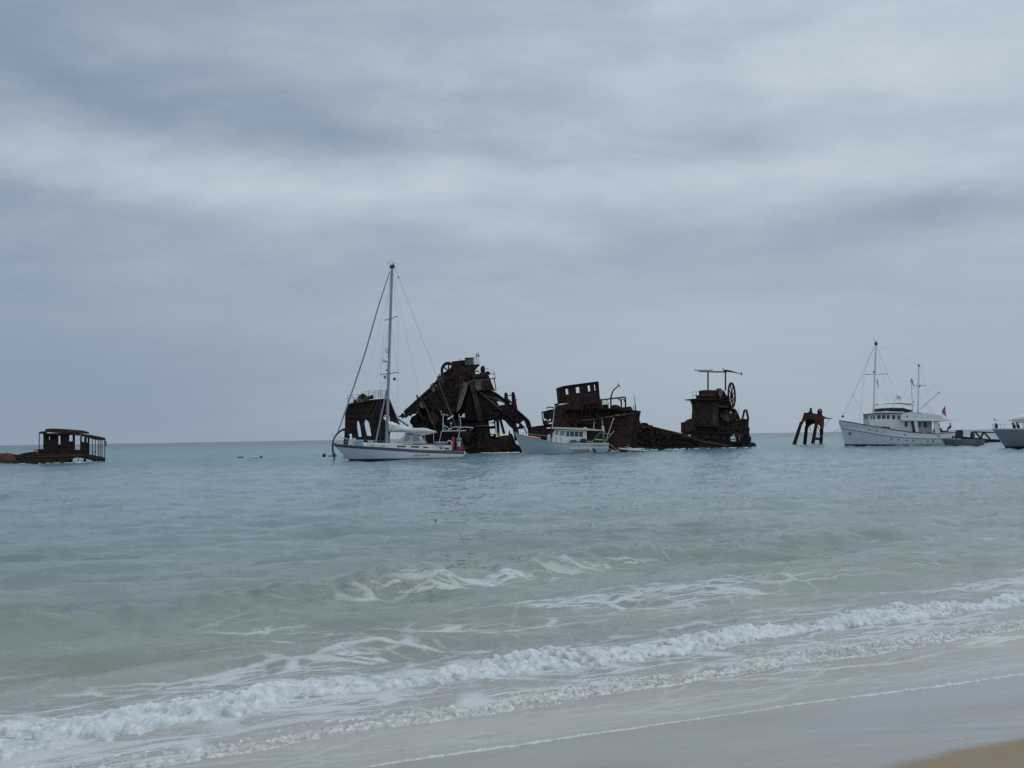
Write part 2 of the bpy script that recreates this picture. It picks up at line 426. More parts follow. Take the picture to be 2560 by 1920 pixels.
# foam lace
wn = t.n('ShaderNodeTexNoise'); t.l(stv, wn.inputs['Vector']); wn.inputs['Scale'].default_value = 1.6; wn.inputs['Detail'].default_value = 4
wv = t.n('ShaderNodeVectorMath', operation='MULTIPLY_ADD')
t.l(wn.outputs['Color'], wv.inputs[0]); wv.inputs[1].default_value = (0.6, 0.32, 0); t.l(stv, wv.inputs[2])
def lace(scale, sx, sy):
    v = t.n('ShaderNodeTexVoronoi', feature='DISTANCE_TO_EDGE')
    t.l(t.mapping(wv.outputs[0], (sx, sy, 1), rot=(0, 0, -0.22)), v.inputs['Vector']); v.inputs['Scale'].default_value = scale
    return v.outputs['Distance']
e1, e2 = lace(1.5, .45, 1.5), lace(4.6, .5, 1.35)
nz = t.noise(t.mapping(wv.outputs[0], (.55, 1.9, 1), rot=(0, 0, -0.22)), 2.6, 6, 0.62)
nf = t.noise(t.mapping(stv, (.7, 1.2, 1)), 22, 4, 0.6)
gate = t.noise(t.mapping(wv.outputs[0], (.35, 1.1, 1), (3, 1, 0), (0, 0, -0.22)), 1.1, 5, 0.6)
dens = t.m('ADD', fatt, t.m('MULTIPLY', t.m('SUBTRACT', gate, 0.5), 1.5))
dens = t.m('ADD', dens, t.m('MULTIPLY', t.m('SUBTRACT', nf, 0.5), 0.35), clamp=True)
w1 = t.m('MULTIPLY', t.m('POWER', dens, 1.4), 0.17)
w2 = t.m('MULTIPLY', t.m('POWER', dens, 1.2), 0.20)
lc1 = t.m('MULTIPLY', t.ss(dens, 0.2, 0.7, 0.25, 1.0), t.m('SUBTRACT', 1.0, t.ss(e1, t.m('MULTIPLY', w1, 0.25), t.m('ADD', w1, 0.012))))
lc2 = t.m('MULTIPLY', t.m('SUBTRACT', 1.0, t.ss(e2, t.m('MULTIPLY', w2, 0.3), t.m('ADD', w2, 0.02))), t.ss(dens, 0.35, 0.8, 0.0, 0.9))
nh = t.noise(t.mapping(wv.outputs[0], (.30, 2.4, 1), (5, 2, 0), (0, 0, -0.38)), 3.4, 6, 0.62)
strk = t.m('MULTIPLY', t.ss(t.m('ADD', nh, t.m('MULTIPLY', dens, 0.24)), 0.66, 0.74), t.ss(dens, 0.12, 0.5))
foam = t.m('MAXIMUM', t.m('MAXIMUM', lc1, lc2), strk)
foam = t.m('MULTIPLY', t.m('MULTIPLY', foam, t.ss(dens, 0.10, 0.45)), t.ss(fatt, 0.10, 0.45, 0, 0.88))
swashf = t.m('SUBTRACT', 1.0, t.ss(tN, 8.0, 8.5, 0.0, 0.45))
foam = t.m('MULTIPLY', foam, t.ss(tN, 7.9, 8.6, 0.42, 0.85))
t.put(p.inputs['Base Color'], t.mix(foam, base, (.62, .635, .64)))
dist = t.m('SQRT', t.m('ADD', t.m('MULTIPLY', gx, gx), t.m('MULTIPLY', gy, gy)))
rg = t.ss(dist, 8, 140, 0.07, 0.22)
t.put(p.inputs['Roughness'], t.m('MAXIMUM', rg, t.m('MULTIPLY', foam, 0.85)))
p.inputs['IOR'].default_value = 1.333
t.put(p.inputs['Specular IOR Level'], t.m('SUBTRACT', 0.5, t.m('MULTIPLY', foam, 0.3)))
b1 = t.noise(t.mapping(stv, (.55, 1.5, 1)), 3.2, 4, 0.6)
b2 = t.noise(t.mapping(stv, (.6, 1.4, 1)), 14, 3, 0.6)
b3 = t.noise(t.mapping(stv, (.45, 1.5, 1)), 0.8, 4, 0.6)
h = t.m('ADD', t.m('MULTIPLY', b1, 0.030), t.m('MULTIPLY', b2, 0.0045))
h = t.m('ADD', h, t.m('MULTIPLY', t.m('MULTIPLY', b3, 0.16), t.ss(dist, 30, 110)))
h = t.m('ADD', h, t.m('MULTIPLY', foam, 0.012))
amt = t.ss(tN, 7.6, 9.0, 0.18, 1.0)
t.l(t.bump(h, amt, 1.0), p.inputs['Normal'])
sea.data.materials.append(m)

# --- beach
sg = np.concatenate([np.linspace(-70, -6, 40)[:-1], np.linspace(-6, 22, 360), np.linspace(22, 120, 40)[1:]])
tg = np.concatenate([np.linspace(-40, 2, 30)[:-1], np.linspace(2, 10, 260), np.linspace(10, 60, 40)[1:]])
SS, TT = np.meshgrid(sg, tg)
z = sand_z(SS, TT)
z = z + 0.006 * wig(SS * 1.0 + 2.2 * TT, 61, 0.5, 4) * (TT < 7.2) * np.clip((7.2 - TT) / 1.5, 0, 1)
z = np.where(TT < 2, z - 0.062 * (2 - TT) * 0.7, z)
Xs, Ys = xy(SS, TT)
beach, _ = mesh_grid('beach_sand', np.stack([Xs, Ys, z], -1))
beach['kind'] = 'structure'
beach['label'] = 'smooth wet sand with a dry tan corner at lower right'
m, t, p = new_mat('beach_sand')
geo = t.n('ShaderNodeNewGeometry').outputs['Position']
gx, gy, gz = t.sep(geo)
sN = t.m('ADD', t.m('MULTIPLY', gx, CS), t.m('MULTIPLY', gy, SN))
tN = t.m('ADD', t.m('MULTIPLY', gx, -SN), t.m('MULTIPLY', gy, CS))
stv = t.comb(sN, tN, 0.0)
slant = t.m('MULTIPLY', t.m('MINIMUM', t.m('MAXIMUM', t.m('SUBTRACT', sN, 5.3), -2.0), 2.5), 0.18)
ed = t.m('ADD', t.m('SUBTRACT', tN, slant), t.m('MULTIPLY', t.m('SUBTRACT', t.noise(stv, 0.45, 3), 0.5), 0.7))
wet = t.ss(ed, 5.32, 5.62)
grain = t.noise(stv, 260, 3, 0.7)
blot = t.noise(t.mapping(stv, (.4, 1.2, 1)), 1.3, 5, 0.6)
dryc = t.mix(t.ss(blot, 0.3, 0.7), (.305, .226, .152), (.34, .256, .178))
wetc = t.mix(t.ss(blot, 0.25, 0.75), (.185, .158, .130), (.225, .195, .162))
c = t.mix(wet, dryc, wetc)
speck = t.ss(t.noise(stv, 95, 2, 0.8), 0.60, 0.70)
k = t.m('SUBTRACT', t.ss(grain, 0.25, 0.75, 0.80, 1.20), t.m('MULTIPLY', speck, 0.10))
t.put(p.inputs['Base Color'], t.mix(1.0, c, t.comb(k, k, k), 'MULTIPLY'))
sheen = t.noise(t.mapping(stv, (.25, 1.6, 1), (4, 1, 0)), 1.1, 6, 0.65)
t.put(p.inputs['Roughness'], t.m('ADD', t.ss(wet, 0.0, 1.0, 0.95, 0.13), t.m('MULTIPLY', t.m('MULTIPLY', t.ss(sheen, 0.40, 0.66), wet), 0.22)))
t.put(p.inputs['Specular IOR Level'], t.ss(wet, 0.0, 1.0, 0.1, 1.0))
p.inputs['Coat IOR'].default_value = 1.33
t.put(p.inputs['Coat Weight'], t.m('MULTIPLY', wet, 1.0)); t.put(p.inputs['Coat Roughness'], t.ss(sheen, 0.38, 0.68, 0.06, 0.26))
hb = t.m('ADD', t.m('MULTIPLY', grain, t.ss(wet, 0, 1, 0.0030, 0.0006)), t.m('MULTIPLY', t.noise(t.mapping(stv, (.5, 1.4, 1)), 5, 4), 0.004))
t.l(t.bump(hb, t.ss(wet, 0, 1, 1.0, 0.5), 1.0), p.inputs['Normal'])
beach.data.materials.append(m)

# --- standing foam: many overlapping froth domes rasterised into a height field
def foam_strip(name, label, s0, s1, ds, line, w0, w1, dt, blobs, mat, base_off=-0.03, seed=1, flat=0.9):
    S1 = np.arange(s0, s1, ds); T1 = np.arange(w0, w1, dt)
    SS, TT = np.meshgrid(S1, T1)
    L0 = line(SS); Tg = L0 + TT
    Xg, Yg = xy(SS, Tg)
    Hgt = np.full(SS.shape, -1.0)
    r = np.random.default_rng(seed)
    for (cs, ct, cr, cz) in blobs(r):
        i0, i1 = int((cs - cr - s0) / ds), int((cs + cr - s0) / ds) + 2
        j0, j1 = int((ct - cr - w0) / dt), int((ct + cr - w0) / dt) + 2
        i0, j0 = max(i0, 0), max(j0, 0)
        if i1 <= i0 or j1 <= j0 or i0 >= SS.shape[1] or j0 >= SS.shape[0]: continue
        sl = (slice(j0, j1), slice(i0, i1))
        d2 = (SS[sl] - cs) ** 2 + (TT[sl] - ct) ** 2
        hh = np.where(d2 < cr * cr, cz + np.sqrt(np.maximum(cr * cr - d2, 0)) * flat, -1)
        Hgt[sl] = np.maximum(Hgt[sl], hh)
    wz, _, _ = water_z(Xg, Yg)
    on = Hgt > -0.5
    Zg = np.where(on, wz + Hgt, wz + base_off)
    sm = Zg.copy()
    for _ in range(1 if flat > .8 else 3):
        q = sm.copy()
        sm[1:-1, 1:-1] = (q[1:-1, 1:-1] * 2 + q[:-2, 1:-1] + q[2:, 1:-1] + q[1:-1, :-2] + q[1:-1, 2:]) / 6
    m_ = on[:-1, :-1] | on[1:, 1:] | on[:-1, 1:] | on[1:, :-1]
    o, _ = mesh_grid(name, np.stack([Xg, Yg, sm], -1), m_)
    o['kind'] = 'stuff'; o['label'] = label
    o.data.materials.append(mat)
    return o

m, t, p = new_mat('sea_foam')
tc = t.n('ShaderNodeNewGeometry').outputs['Position']
n1 = t.noise(tc, 9, 5, 0.6); n2 = t.noise(tc, 70, 4, 0.65)
t.put(p.inputs['Base Color'], t.mix(t.ss(n1, 0.32, 0.66), (.44, .485, .475), (.66, .665, .665)))
p.inputs['Roughness'].default_value = 0.7
t.l(t.bump(t.m('ADD', t.m('MULTIPLY', n1, 0.02), t.m('MULTIPLY', n2, 0.006)), 1.0, 1.0), p.inputs['Normal'])
M['foam'] = m
m, t, p = new_mat('thin_foam')
tc = t.n('ShaderNodeNewGeometry').outputs['Position']
n1 = t.noise(tc, 12, 5, 0.6)
t.put(p.inputs['Base Color'], t.mix(t.ss(n1, 0.42, 0.68), (.44, .44, .41), (.66, .66, .65)))
p.inputs['Roughness'].default_value = 0.45
t.l(t.bump(t.noise(tc, 60, 4), 0.5, 0.006), p.inputs['Normal'])
M['foam_thin'] = m

def blobs_main(r):
    out = []
    n = 34000
    ss = r.uniform(-4, 18, n)
    wid = 0.36 + 0.18 * wig(ss, 71, 0.2, 6, .7) + 0.20 * np.exp(-((ss - 0.2) / 1.5) ** 2)
    wid = np.clip(wid, 0.18, 1.0)
    u = r.beta(1.15, 1.25, n)
    tt = u * wid
    clump = 0.5 + 0.5 * np.sin(ss * 9 + 3 * np.sin(ss * 2.3)) * np.sin(tt * 11 + ss * 3)
    hump = np.sin(math.pi * np.clip(u * 0.9 + 0.08, 0, 1)) * (0.030 + 0.026 * wig(ss, 72, 0.5, 5, .7)) * (1 + 0.15 * np.exp(-((ss - 0.2) / 1.4) ** 2))
    rr = 0.008 + 0.058 * r.random(n) ** 3.2 * (0.4 + clump)
    keep = np.clip(0.72 + 0.75 * wig(ss + 1.5 * u, 77, 0.55, 6, .75), 0.06, 1)
    for i in range(n):
        if r.random() > keep[i] or (u[i] > 0.8 and r.random() < 0.5): continue
        out.append((ss[i], tt[i] + r.normal(0, .02), rr[i], hump[i] * (0.4 + 0.7 * clump[i]) - rr[i] * 0.5 + r.normal(0, .006)))
    for i in range(9000):
        a = r.uniform(-4, 18); q = 0.003 + 0.009 * r.random() ** 2
        out.append((a, r.choice([-.03, .30, .55, .8]) + r.normal(0, .12), q, -q * .4 + .004))
    return out
foam_strip('breaker_foam', 'thick white tumbling foam of the main breaker', -4, 18, 0.0125, lF, -0.10, 1.35, 0.0125, blobs_main, M['foam'], seed=2)

def blobs_bore(r):
    out = []
    n = 30000
    ss = r.uniform(-4, 18, n)
    wid = np.clip(0.42 + 0.12 * wig(ss, 75, 0.25, 4), 0.2, 0.7)
    u = r.beta(1.0, 1.5, n)
    dens = np.clip(0.55 + 0.5 * wig(ss + 4 * u, 76, 0.45, 4), 0.12, 1)
    rr = 0.005 + 0.019 * r.random(n) ** 2.5
    for i in range(n):
        if r.random() > dens[i]: continue
        out.append((ss[i], u[i] * wid[i], rr[i], -rr[i] * 0.15 + 0.006 * r.random() + 0.010 * math.sin(math.pi * min(u[i] + .2, 1))))
    for i in range(11000):
        a = r.uniform(-4, 18)
        rad_ = 0.004 + 0.010 * r.random() ** 1.8
        out.append((a, abs(r.normal(0, .018)), rad_, -rad_ * 0.3))
    return out
foam_strip('bore_foam', 'thin bubbly foam band of the spent bore over shallow water', -4, 18, 0.008, lG, -0.06, 0.75, 0.008, blobs_bore, M['foam_thin'], seed=3, flat=0.5)

def blobs_edge(r):
    out = []
    for i in range(30000):
        a = r.uniform(-4, 18)
        thick = 0.5 + 0.5 * math.sin(a * 2.1 + 2 * math.sin(a * 0.7))
        thick = max(thick, 0.45) + (0.35 if a > 5.5 else 0)
        rad_ = 0.0035 + 0.0055 * r.random() ** 1.6 * (0.5 + thick)
        out.append((a, abs(r.normal(0, .010 + .016 * thick)) - 0.004, rad_, -rad_ * 0.25 + 0.002))
    return out
foam_strip('swash_foam', 'thin pinkish white foam line at the edge of the swash', -4, 18, 0.008, lS, -0.03, 0.14, 0.007, blobs_edge, M['foam'], base_off=-0.02, seed=4)

# small shells and froth flecks left on the wet sand
fl = []
r = np.random.default_rng(9)
V, Fc = [], []
for i in range(240):
    s = r.uniform(1, 9)
    t = 5.70 + .14 * (s - 5.3) * (3.3 < s < 7.8) + abs(r.normal(0, 0.10)) if r.random() < 0.8 else r.uniform(5.9, 7.0)
    n = r.integers(1, 5)
    for k in range(n):
        ss_, tt_ = s + k * r.uniform(.008, .02), t + r.normal(0, .004)
        X_, Y_ = xy(ss_, tt_); z_ = float(sand_z(ss_, tt_)); q = r.uniform(.002, .0055)
        b = len(V)
        V += [(X_ - q * 1.6, Y_, z_ - .001), (X_, Y_ - q, z_ - .001), (X_ + q * 1.6, Y_, z_ - .001), (X_, Y_ + q, z_ - .001), (X_, Y_, z_ + q * .6)]
        Fc += [(b, b + 1, b + 4), (b + 1, b + 2, b + 4), (b + 2, b + 3, b + 4), (b + 3, b, b + 4)]
me = bpy.data.meshes.new('froth_flecks'); me.from_pydata(V, [], Fc); me.update()
o = bpy.data.objects.new('froth_flecks', me); scene.collection.objects.link(o)
o['kind'] = 'stuff'; o['label'] = 'tiny froth flecks stranded on wet sand'; me.materials.append(M['foam'])
# ================================================================ MODELLING KIT
REG = {1: (800, 620, 2.962), 2: (980, 860, 5.821), 3: (1260, 920, 5.821), 4: (1560, 900, 6.144), 5: (2060, 830, 5.531),
       6: (0, 1040, 7.373), 7: (820, 1030, 6.144), 8: (2300, 980, 8.508), 9: (1960, 1000, 11.85), 10: (1060, 1020, 12.76),
       11: (1460, 1040, 12.29), 12: (860, 960, 10.055), 13: (1100, 870, 13.825), 14: (1200, 960, 9.214),
       15: (2290, 1000, 11.642), 16: (2460, 1000, 11.85), 17: (560, 1060, 7.373), 0: (0, 0, 1.0)}

class Frame:
    """a local survey frame for one thing: origin at the waterline, a along it, b away from the beach, z up"""
    def __init__(s, D, px0, yaw=0.0, reg=0):
        s.yaw = R(yaw); s.reg = reg
        dx = (px0 - 1280) / 2560
        s.O = Vector((dx * D / FWD.y, D, 0))
        s.ex = Vector((math.cos(s.yaw), math.sin(s.yaw), 0)); s.ey = Vector((-math.sin(s.yaw), math.cos(s.yaw), 0))
    def at(s, p, reg=None, b=0.0):
        """sighted point -> (a, b, z) on the vertical plane b of this frame"""
        x0, y0, k = REG[s.reg if reg is None else reg]
        px, py = x0 + p[0] / k, y0 + p[1] / k
        d = FWD + RGT * ((px - 1280) / 2560) - UPV * ((py - 960) / 2560)
        q = s.O + s.ey * b
        tt = (q - CAM).dot(s.ey) / d.dot(s.ey)
        W = CAM + d * tt
        return Vector(((W - s.O).dot(s.ex), b, W.z))
    def pts(s, L, reg=None, b=0.0):
        return [s.at(p, reg, b) for p in L]
    def len(s, n, reg=None):
        return n / REG[s.reg if reg is None else reg][2] / 2560 * s.O.y

def rag(L, step=0.5, amp=0.12, seed=0, closed=True):
    r = random.Random(seed); out = []
    n = len(L)
    for i in range(n if closed else n - 1):
        p, q = L[i], L[(i + 1) % n]
        k = max(1, int((q - p).length / step))
        for j in range(k):
            v = p.lerp(q, j / k)
            if j: v = v + Vector((r.gauss(0, amp), 0, r.gauss(0, amp)))
            out.append(v)
    return out

class MB:
    def __init__(s): s.v, s.f, s.s = [], [], []
    def add(s, V, F, smooth=False):
        b = len(s.v); s.v += [tuple(x) for x in V]
        s.f += [tuple(i + b for i in f) for f in F]; s.s += [smooth] * len(F)
        return s
    def box(s, lo, hi, bev=0):
        x0, y0, z0 = lo; x1, y1, z1 = hi
        V = [(x0, y0, z0), (x1, y0, z0), (x1, y1, z0), (x0, y1, z0), (x0, y0, z1), (x1, y0, z1), (x1, y1, z1), (x0, y1, z1)]
        return s.add(V, [(0, 3, 2, 1), (4, 5, 6, 7), (0, 1, 5, 4), (1, 2, 6, 5), (2, 3, 7, 6), (3, 0, 4, 7)])
    def bar(s, p, q, w, h):
        p, q = Vector(p), Vector(q); d = (q - p).normalized()
        up = Vector((0, 1, 0)) if abs(d.y) < .9 else Vector((1, 0, 0))
        a = d.cross(up).normalized() * w / 2; c = d.cross(a).normalized() * h / 2
        V = [p - a - c, p + a - c, p + a + c, p - a + c, q - a - c, q + a - c, q + a + c, q - a + c]
        return s.add(V, [(0, 3, 2, 1), (4, 5, 6, 7), (0, 1, 5, 4), (1, 2, 6, 5), (2, 3, 7, 6), (3, 0, 4, 7)])
    def tube(s, P, r, n=8, closed=False, flat=1.0):
        P = [Vector(p) for p in P]; m = len(P)
        rs = list(r) if hasattr(r, '__len__') else [r] * m
        V, F = [], []
        up0 = Vector((0, 1, 0))
        for i, p in enumerate(P):
            a = P[(i - 1) % m] if (closed or i) else p; b = P[(i + 1) % m] if (closed or i < m - 1) else p
            d = (b - a)
            d = d.normalized() if d.length > 1e-9 else Vector((0, 0, 1))
            up = up0 if abs(d.dot(up0)) < .95 else Vector((1, 0, 0))
            u = d.cross(up).normalized(); w_ = d.cross(u).normalized()
            for k in range(n):
                t = 2 * math.pi * k / n
                V.append(p + u * math.cos(t) * rs[i] + w_ * math.sin(t) * rs[i] * flat)
        for i in range(m if closed else m - 1):
            for k in range(n):
                k2 = (k + 1) % n; j = (i + 1) % m
                F.append((i * n + k, i * n + k2, j * n + k2, j * n + k))
        if not closed:
            F += [tuple(range(n - 1, -1, -1)), tuple(range((m - 1) * n, m * n))]
        return s.add(V, F, n > 5)
    def ball(s, c, r, nu=12, nv=8):
        c = Vector(c); r = (r, r, r) if not hasattr(r, '__len__') else r
        rings = [[c + Vector((r[0] * math.sin(math.pi * j / nv) * math.cos(2 * math.pi * i / nu),
                              r[1] * math.sin(math.pi * j / nv) * math.sin(2 * math.pi * i / nu),
                              r[2] * math.cos(math.pi * j / nv))) for i in range(nu)] for j in range(1, nv)]
        V = [c + Vector((0, 0, r[2]))] + [v for g in rings for v in g] + [c - Vector((0, 0, r[2]))]
        F = [(0, 1 + i, 1 + (i + 1) % nu) for i in range(nu)]
        for j in range(nv - 2):
            for i in range(nu):
                a, b = 1 + j * nu + i, 1 + j * nu + (i + 1) % nu
                F.append((a, a + nu, b + nu, b))
        e = len(V) - 1; o = 1 + (nv - 2) * nu
        F += [(e, o + (i + 1) % nu, o + i) for i in range(nu)]
        return s.add(V, F, True)
    def loft(s, rings, smooth=True, cap=True, closed=True):
        n = len(rings[0]); V = [v for g in rings for v in g]; F = []
        for j in range(len(rings) - 1):
            for i in range(n if closed else n - 1):
                i2 = (i + 1) % n
                F.append((j * n + i, j * n + i2, (j + 1) * n + i2, (j + 1) * n + i))
        if cap: F += [tuple(range(n - 1, -1, -1)), tuple(range((len(rings) - 1) * n, len(rings) * n))]
        return s.add(V, F, smooth)
    def prism(s, loops, b0, b1):
        """plate with real thickness: outline + holes, from b0 to b1 (numbers or functions of a, z)"""
        f0 = b0 if callable(b0) else (lambda a, z: b0)
        f1 = b1 if callable(b1) else (lambda a, z: b1)
        tris = tessellate_polygon([[Vector((p.x, p.z, 0)) for p in L] for L in loops])
        flat = [p for L in loops for p in L]; n = len(flat)
        V = [Vector((p.x, f0(p.x, p.z), p.z)) for p in flat] + [Vector((p.x, f1(p.x, p.z), p.z)) for p in flat]
        F = [tuple(t) for t in tris] + [tuple(i + n for i in reversed(t)) for t in tris]
        k = 0
        for L in loops:
            m = len(L)
            for i in range(m):
                a, b = k + i, k + (i + 1) % m
                F.append((a, b, b + n, a + n))
            k += m
        return s.add(V, F)

ORG = {}
def link(name, mb, mat, parent=None, frame=None, label=None, fix=True):
    me = bpy.data.meshes.new(name)
    V = [Vector(v) for v in mb.v]
    lo = Vector([min(v[i] for v in V) for i in range(3)]); hi = Vector([max(v[i] for v in V) for i in range(3)])
    c = (lo + hi) / 2
    if parent is None: c.z = lo.z
    me.from_pydata([v - c for v in V], [], mb.f); me.update()
    me.polygons.foreach_set('use_smooth', mb.s)
    if fix:
        import bmesh
        bm = bmesh.new(); bm.from_mesh(me); bmesh.ops.recalc_face_normals(bm, faces=bm.faces)
        for e in bm.edges:
            if len(e.link_faces) == 2 and e.calc_face_angle(0) > 0.7: e.smooth = False
        bm.to_mesh(me); bm.free()
    me.materials.append(M[mat] if isinstance(mat, str) else mat)
    o = bpy.data.objects.new(name, me); scene.collection.objects.link(o)
    if parent is not None:
        o.parent = parent; o.location = c - ORG[parent.name]; ORG[o.name] = c
    else:
        o.location = frame.O + frame.ex * c.x + frame.ey * c.y + Vector((0, 0, c.z))
        o.rotation_euler = (0, 0, frame.yaw); ORG[o.name] = c
    if label: o['label'] = label
    return o
def tag(o, label, cat, group=None):
    o['label'] = label; o['category'] = cat
    if group: o['group'] = group
    return o
def thing(name, label, cat, frame, base=(0, 0, 0), group=None):
    o = bpy.data.objects.new(name, None); scene.collection.objects.link(o)
    base = Vector(base)
    o.location = frame.O + frame.ex * base.x + frame.ey * base.y + Vector((0, 0, base.z))
    o.rotation_euler = (0, 0, frame.yaw); o.empty_display_size = 0.5
    ORG[o.name] = base
    return tag(o, label, cat, group)
def solo(name, label, cat, frame, mb, mat, group=None):
    return tag(link(name, mb, mat, None, frame), label, cat, group)

def hull(F, reg, sheer, stem, stern, beam, bow_full=0.45, tran=0.75, keel=-0.5, nu=40, nv=10, flare=0.35, yaw_in=0):
    """lofted boat hull in frame F from its sighted sheer, stem and stern profiles"""
    sh = F.pts(sheer, reg); st_ = F.pts(stem, reg); sn_ = F.pts(stern, reg)
    def along(L, z):
        for p, q in zip(L, L[1:]):
            if (p.z - z) * (q.z - z) <= 0 and abs(p.z - q.z) > 1e-6:
                return p.x + (q.x - p.x) * (z - p.z) / (q.z - p.z)
        return L[0].x if z > L[0].z else L[-1].x + (L[-1].x - L[-2].x) * (z - L[-1].z) / (L[-1].z - L[-2].z + 1e-9) * 0.5
    X0, X1 = sh[0].x, sh[-1].x
    def zs(u):
        x = X0 + (X1 - X0) * u
        for p, q in zip(sh, sh[1:]):
            if p.x <= x <= q.x + 1e-6:
                return p.z + (q.z - p.z) * (x - p.x) / (q.x - p.x + 1e-9)
        return sh[-1].z
    def S(u, v, side, out=0.0):
        z = zs(u) + (keel - zs(u)) * v
        xa, xb = along(st_, z), along(sn_, z)
        x = xa + (xb - xa) * u
        if u < bow_full: f = (1 - (1 - u / bow_full) ** 2.1) ** 0.85
        else: f = 1 - (1 - tran) * ((u - bow_full) / (1 - bow_full)) ** 2
        bow = max(0.0, 1 - u / 0.5)
        g = 1 - (flare * bow + 0.10) * v - 0.25 * v ** 4
        return Vector((x, side * (beam / 2 * f * g + out), z))
    def vz(u, z): return (zs(u) - z) / (zs(u) - keel)
    mb = MB()
    us = [(i / nu) ** 1.25 for i in range(nu + 1)]
    for side in (-1, 1):
        g = [[S(u, j / nv, side) for j in range(nv + 1)] for u in us]
        mb.loft(g, True, False, False)
    tr = [S(1, j / nv, -1) for j in range(nv + 1)] + [S(1, j / nv, 1) for j in range(nv, -1, -1)]
    mb.add(tr, [tuple(range(len(tr)))])
    dk = [[S(u, 0.02, -1), S(u, 0.02, 1)] for u in us]
    deck = MB().loft(dk, False, False, False)
    return mb, deck, S, vz, us
def band(S, vz, us, z0, z1, out, u0=0, u1=1):
    """strip wrapped on a hull between two heights (numbers or functions of u)"""
    mb = MB(); f = lambda z, u: z(u) if callable(z) else z
    U = [u for u in us if u0 <= u <= u1]
    for side in (-1, 1):
        g = [[S(u, vz(u, f(z0, u)), side, 0.0), S(u, vz(u, f(z0, u)), side, out), S(u, vz(u, f(z1, u)), side, out), S(u, vz(u, f(z1, u)), side, 0.0)] for u in U]
        mb.loft(g, False, False, False)
    return mb
def rail(t, F, pts, r, mat='steel', name='rail'):
    return link(name, MB().tube(pts, r, 6), mat, t)
def clutter(F, poly, n, b, seed, size=0.35, reg=None):
    """broken stiffeners, pipes and plate scraps standing proud of a plate"""
    r = random.Random(seed); P = F.pts(poly, reg)
    x0, x1 = min(p.x for p in P), max(p.x for p in P); z0, z1 = min(p.z for p in P), max(p.z for p in P)
    def inside(x, z):
        c = False; j = len(P) - 1
        for i in range(len(P)):
            if (P[i].z > z) != (P[j].z > z) and x < (P[j].x - P[i].x) * (z - P[i].z) / (P[j].z - P[i].z) + P[i].x: c = not c
            j = i
        return c
    mb = MB(); k = 0; tries = 0
    while k < n and tries < n * 20:
        tries += 1
        x, z = r.uniform(x0, x1), r.uniform(z0, z1)
        if not inside(x, z): continue
        k += 1
        ang = r.choice([0, math.pi / 2, math.pi / 2, r.uniform(-1, 1), .6])
        ln = r.uniform(.5, 2.6) * size * 2
        p, q = Vector((x - math.cos(ang) * ln / 2, b, z - math.sin(ang) * ln / 2)), Vector((x + math.cos(ang) * ln / 2, b - r.uniform(0, .25), z + math.sin(ang) * ln / 2))
        if not (inside(p.x, p.z) and inside(q.x, q.z)): continue
        c = r.random()
        if c < .5: mb.bar(p, q, r.uniform(.05, .16), r.uniform(.12, .4))
        elif c < .75: mb.tube([p, q], r.uniform(.04, .10), 6)
        else: mb.box((x - size * r.random(), b - r.uniform(.05, .3), z - size * r.random()), (x + size * r.random() + .05, b + .05, z + size * r.random() + .05))
    return mb
def railing(t, F, foot, top, mids=(0.5,), r=0.03, mat='rust', name='railing', b=0.0):
    """stanchions from foot[i] to top[i] with a top rail and middle rails: one railing part"""
    mb = MB()
    for p, q in zip(foot, top): mb.tube([p, q], r, 5)
    for m_ in (1.0,) + tuple(mids):
        L = [p.lerp(q, m_) for p, q in zip(foot, top)]
        mb.tube(L, r * 0.8, 5)
    return link(name, mb, mat, t)
def off(L, b): return [Vector((p.x, b, p.z)) for p in L]

def bird(F, p, h, face, label, group, b=0.0):
    """perched water bird: tail, body, neck, head and bill as one surface"""
    c = F.at(p[0], p[1], b) if isinstance(p, tuple) else p
    spine = [(-.42, -.10, .02), (-.30, .02, .05), (-.12, .25, .14), (0, .45, .17), (.06, .60, .12), (.04, .74, .055), (.06, .86, .05), (.13, .93, .065), (.22, .93, .03), (.36, .91, .010)]
    mb = MB().tube([c + Vector((face * x * h * .8, 0, z * h + .08 * h)) for x, z, r_ in spine], [r_ * h for x, z, r_ in spine], 8)
    mb.tube([c + Vector((face * -.03 * h, .03, 0)), c + Vector((face * -.03 * h, .03, .2 * h))], .012, 5)
    mb.tube([c + Vector((face * .03 * h, -.03, 0)), c + Vector((face * .03 * h, -.03, .2 * h))], .012, 5)
    return solo('bird', label, 'bird', F, mb, 'feather', group)

def skin_body(name, joints, edges, radii, root, mat, parent, levels=1):
    c = Vector(joints[root])
    me = bpy.data.meshes.new(name); me.from_pydata([Vector(j) - c for j in joints], edges, []); me.update()
    me.materials.append(M[mat])
    o = bpy.data.objects.new(name, me); scene.collection.objects.link(o)
    md = o.modifiers.new('skin', 'SKIN')
    sk = me.skin_vertices[0].data if me.skin_vertices else None
    if sk is None:
        return o
    for i, r_ in enumerate(radii): sk[i].radius = (r_, r_) if not hasattr(r_, '__len__') else r_
    sk[root].use_root = True
    md.use_smooth_shade = True
    sb = o.modifiers.new('sub', 'SUBSURF'); sb.levels = levels; sb.render_levels = levels
    dg = bpy.context.evaluated_depsgraph_get()
    m2 = bpy.data.meshes.new_from_object(o.evaluated_get(dg)); o.modifiers.clear(); o.data = m2
    o.parent = parent; o.location = c - ORG[parent.name]; ORG[o.name] = c
    return o
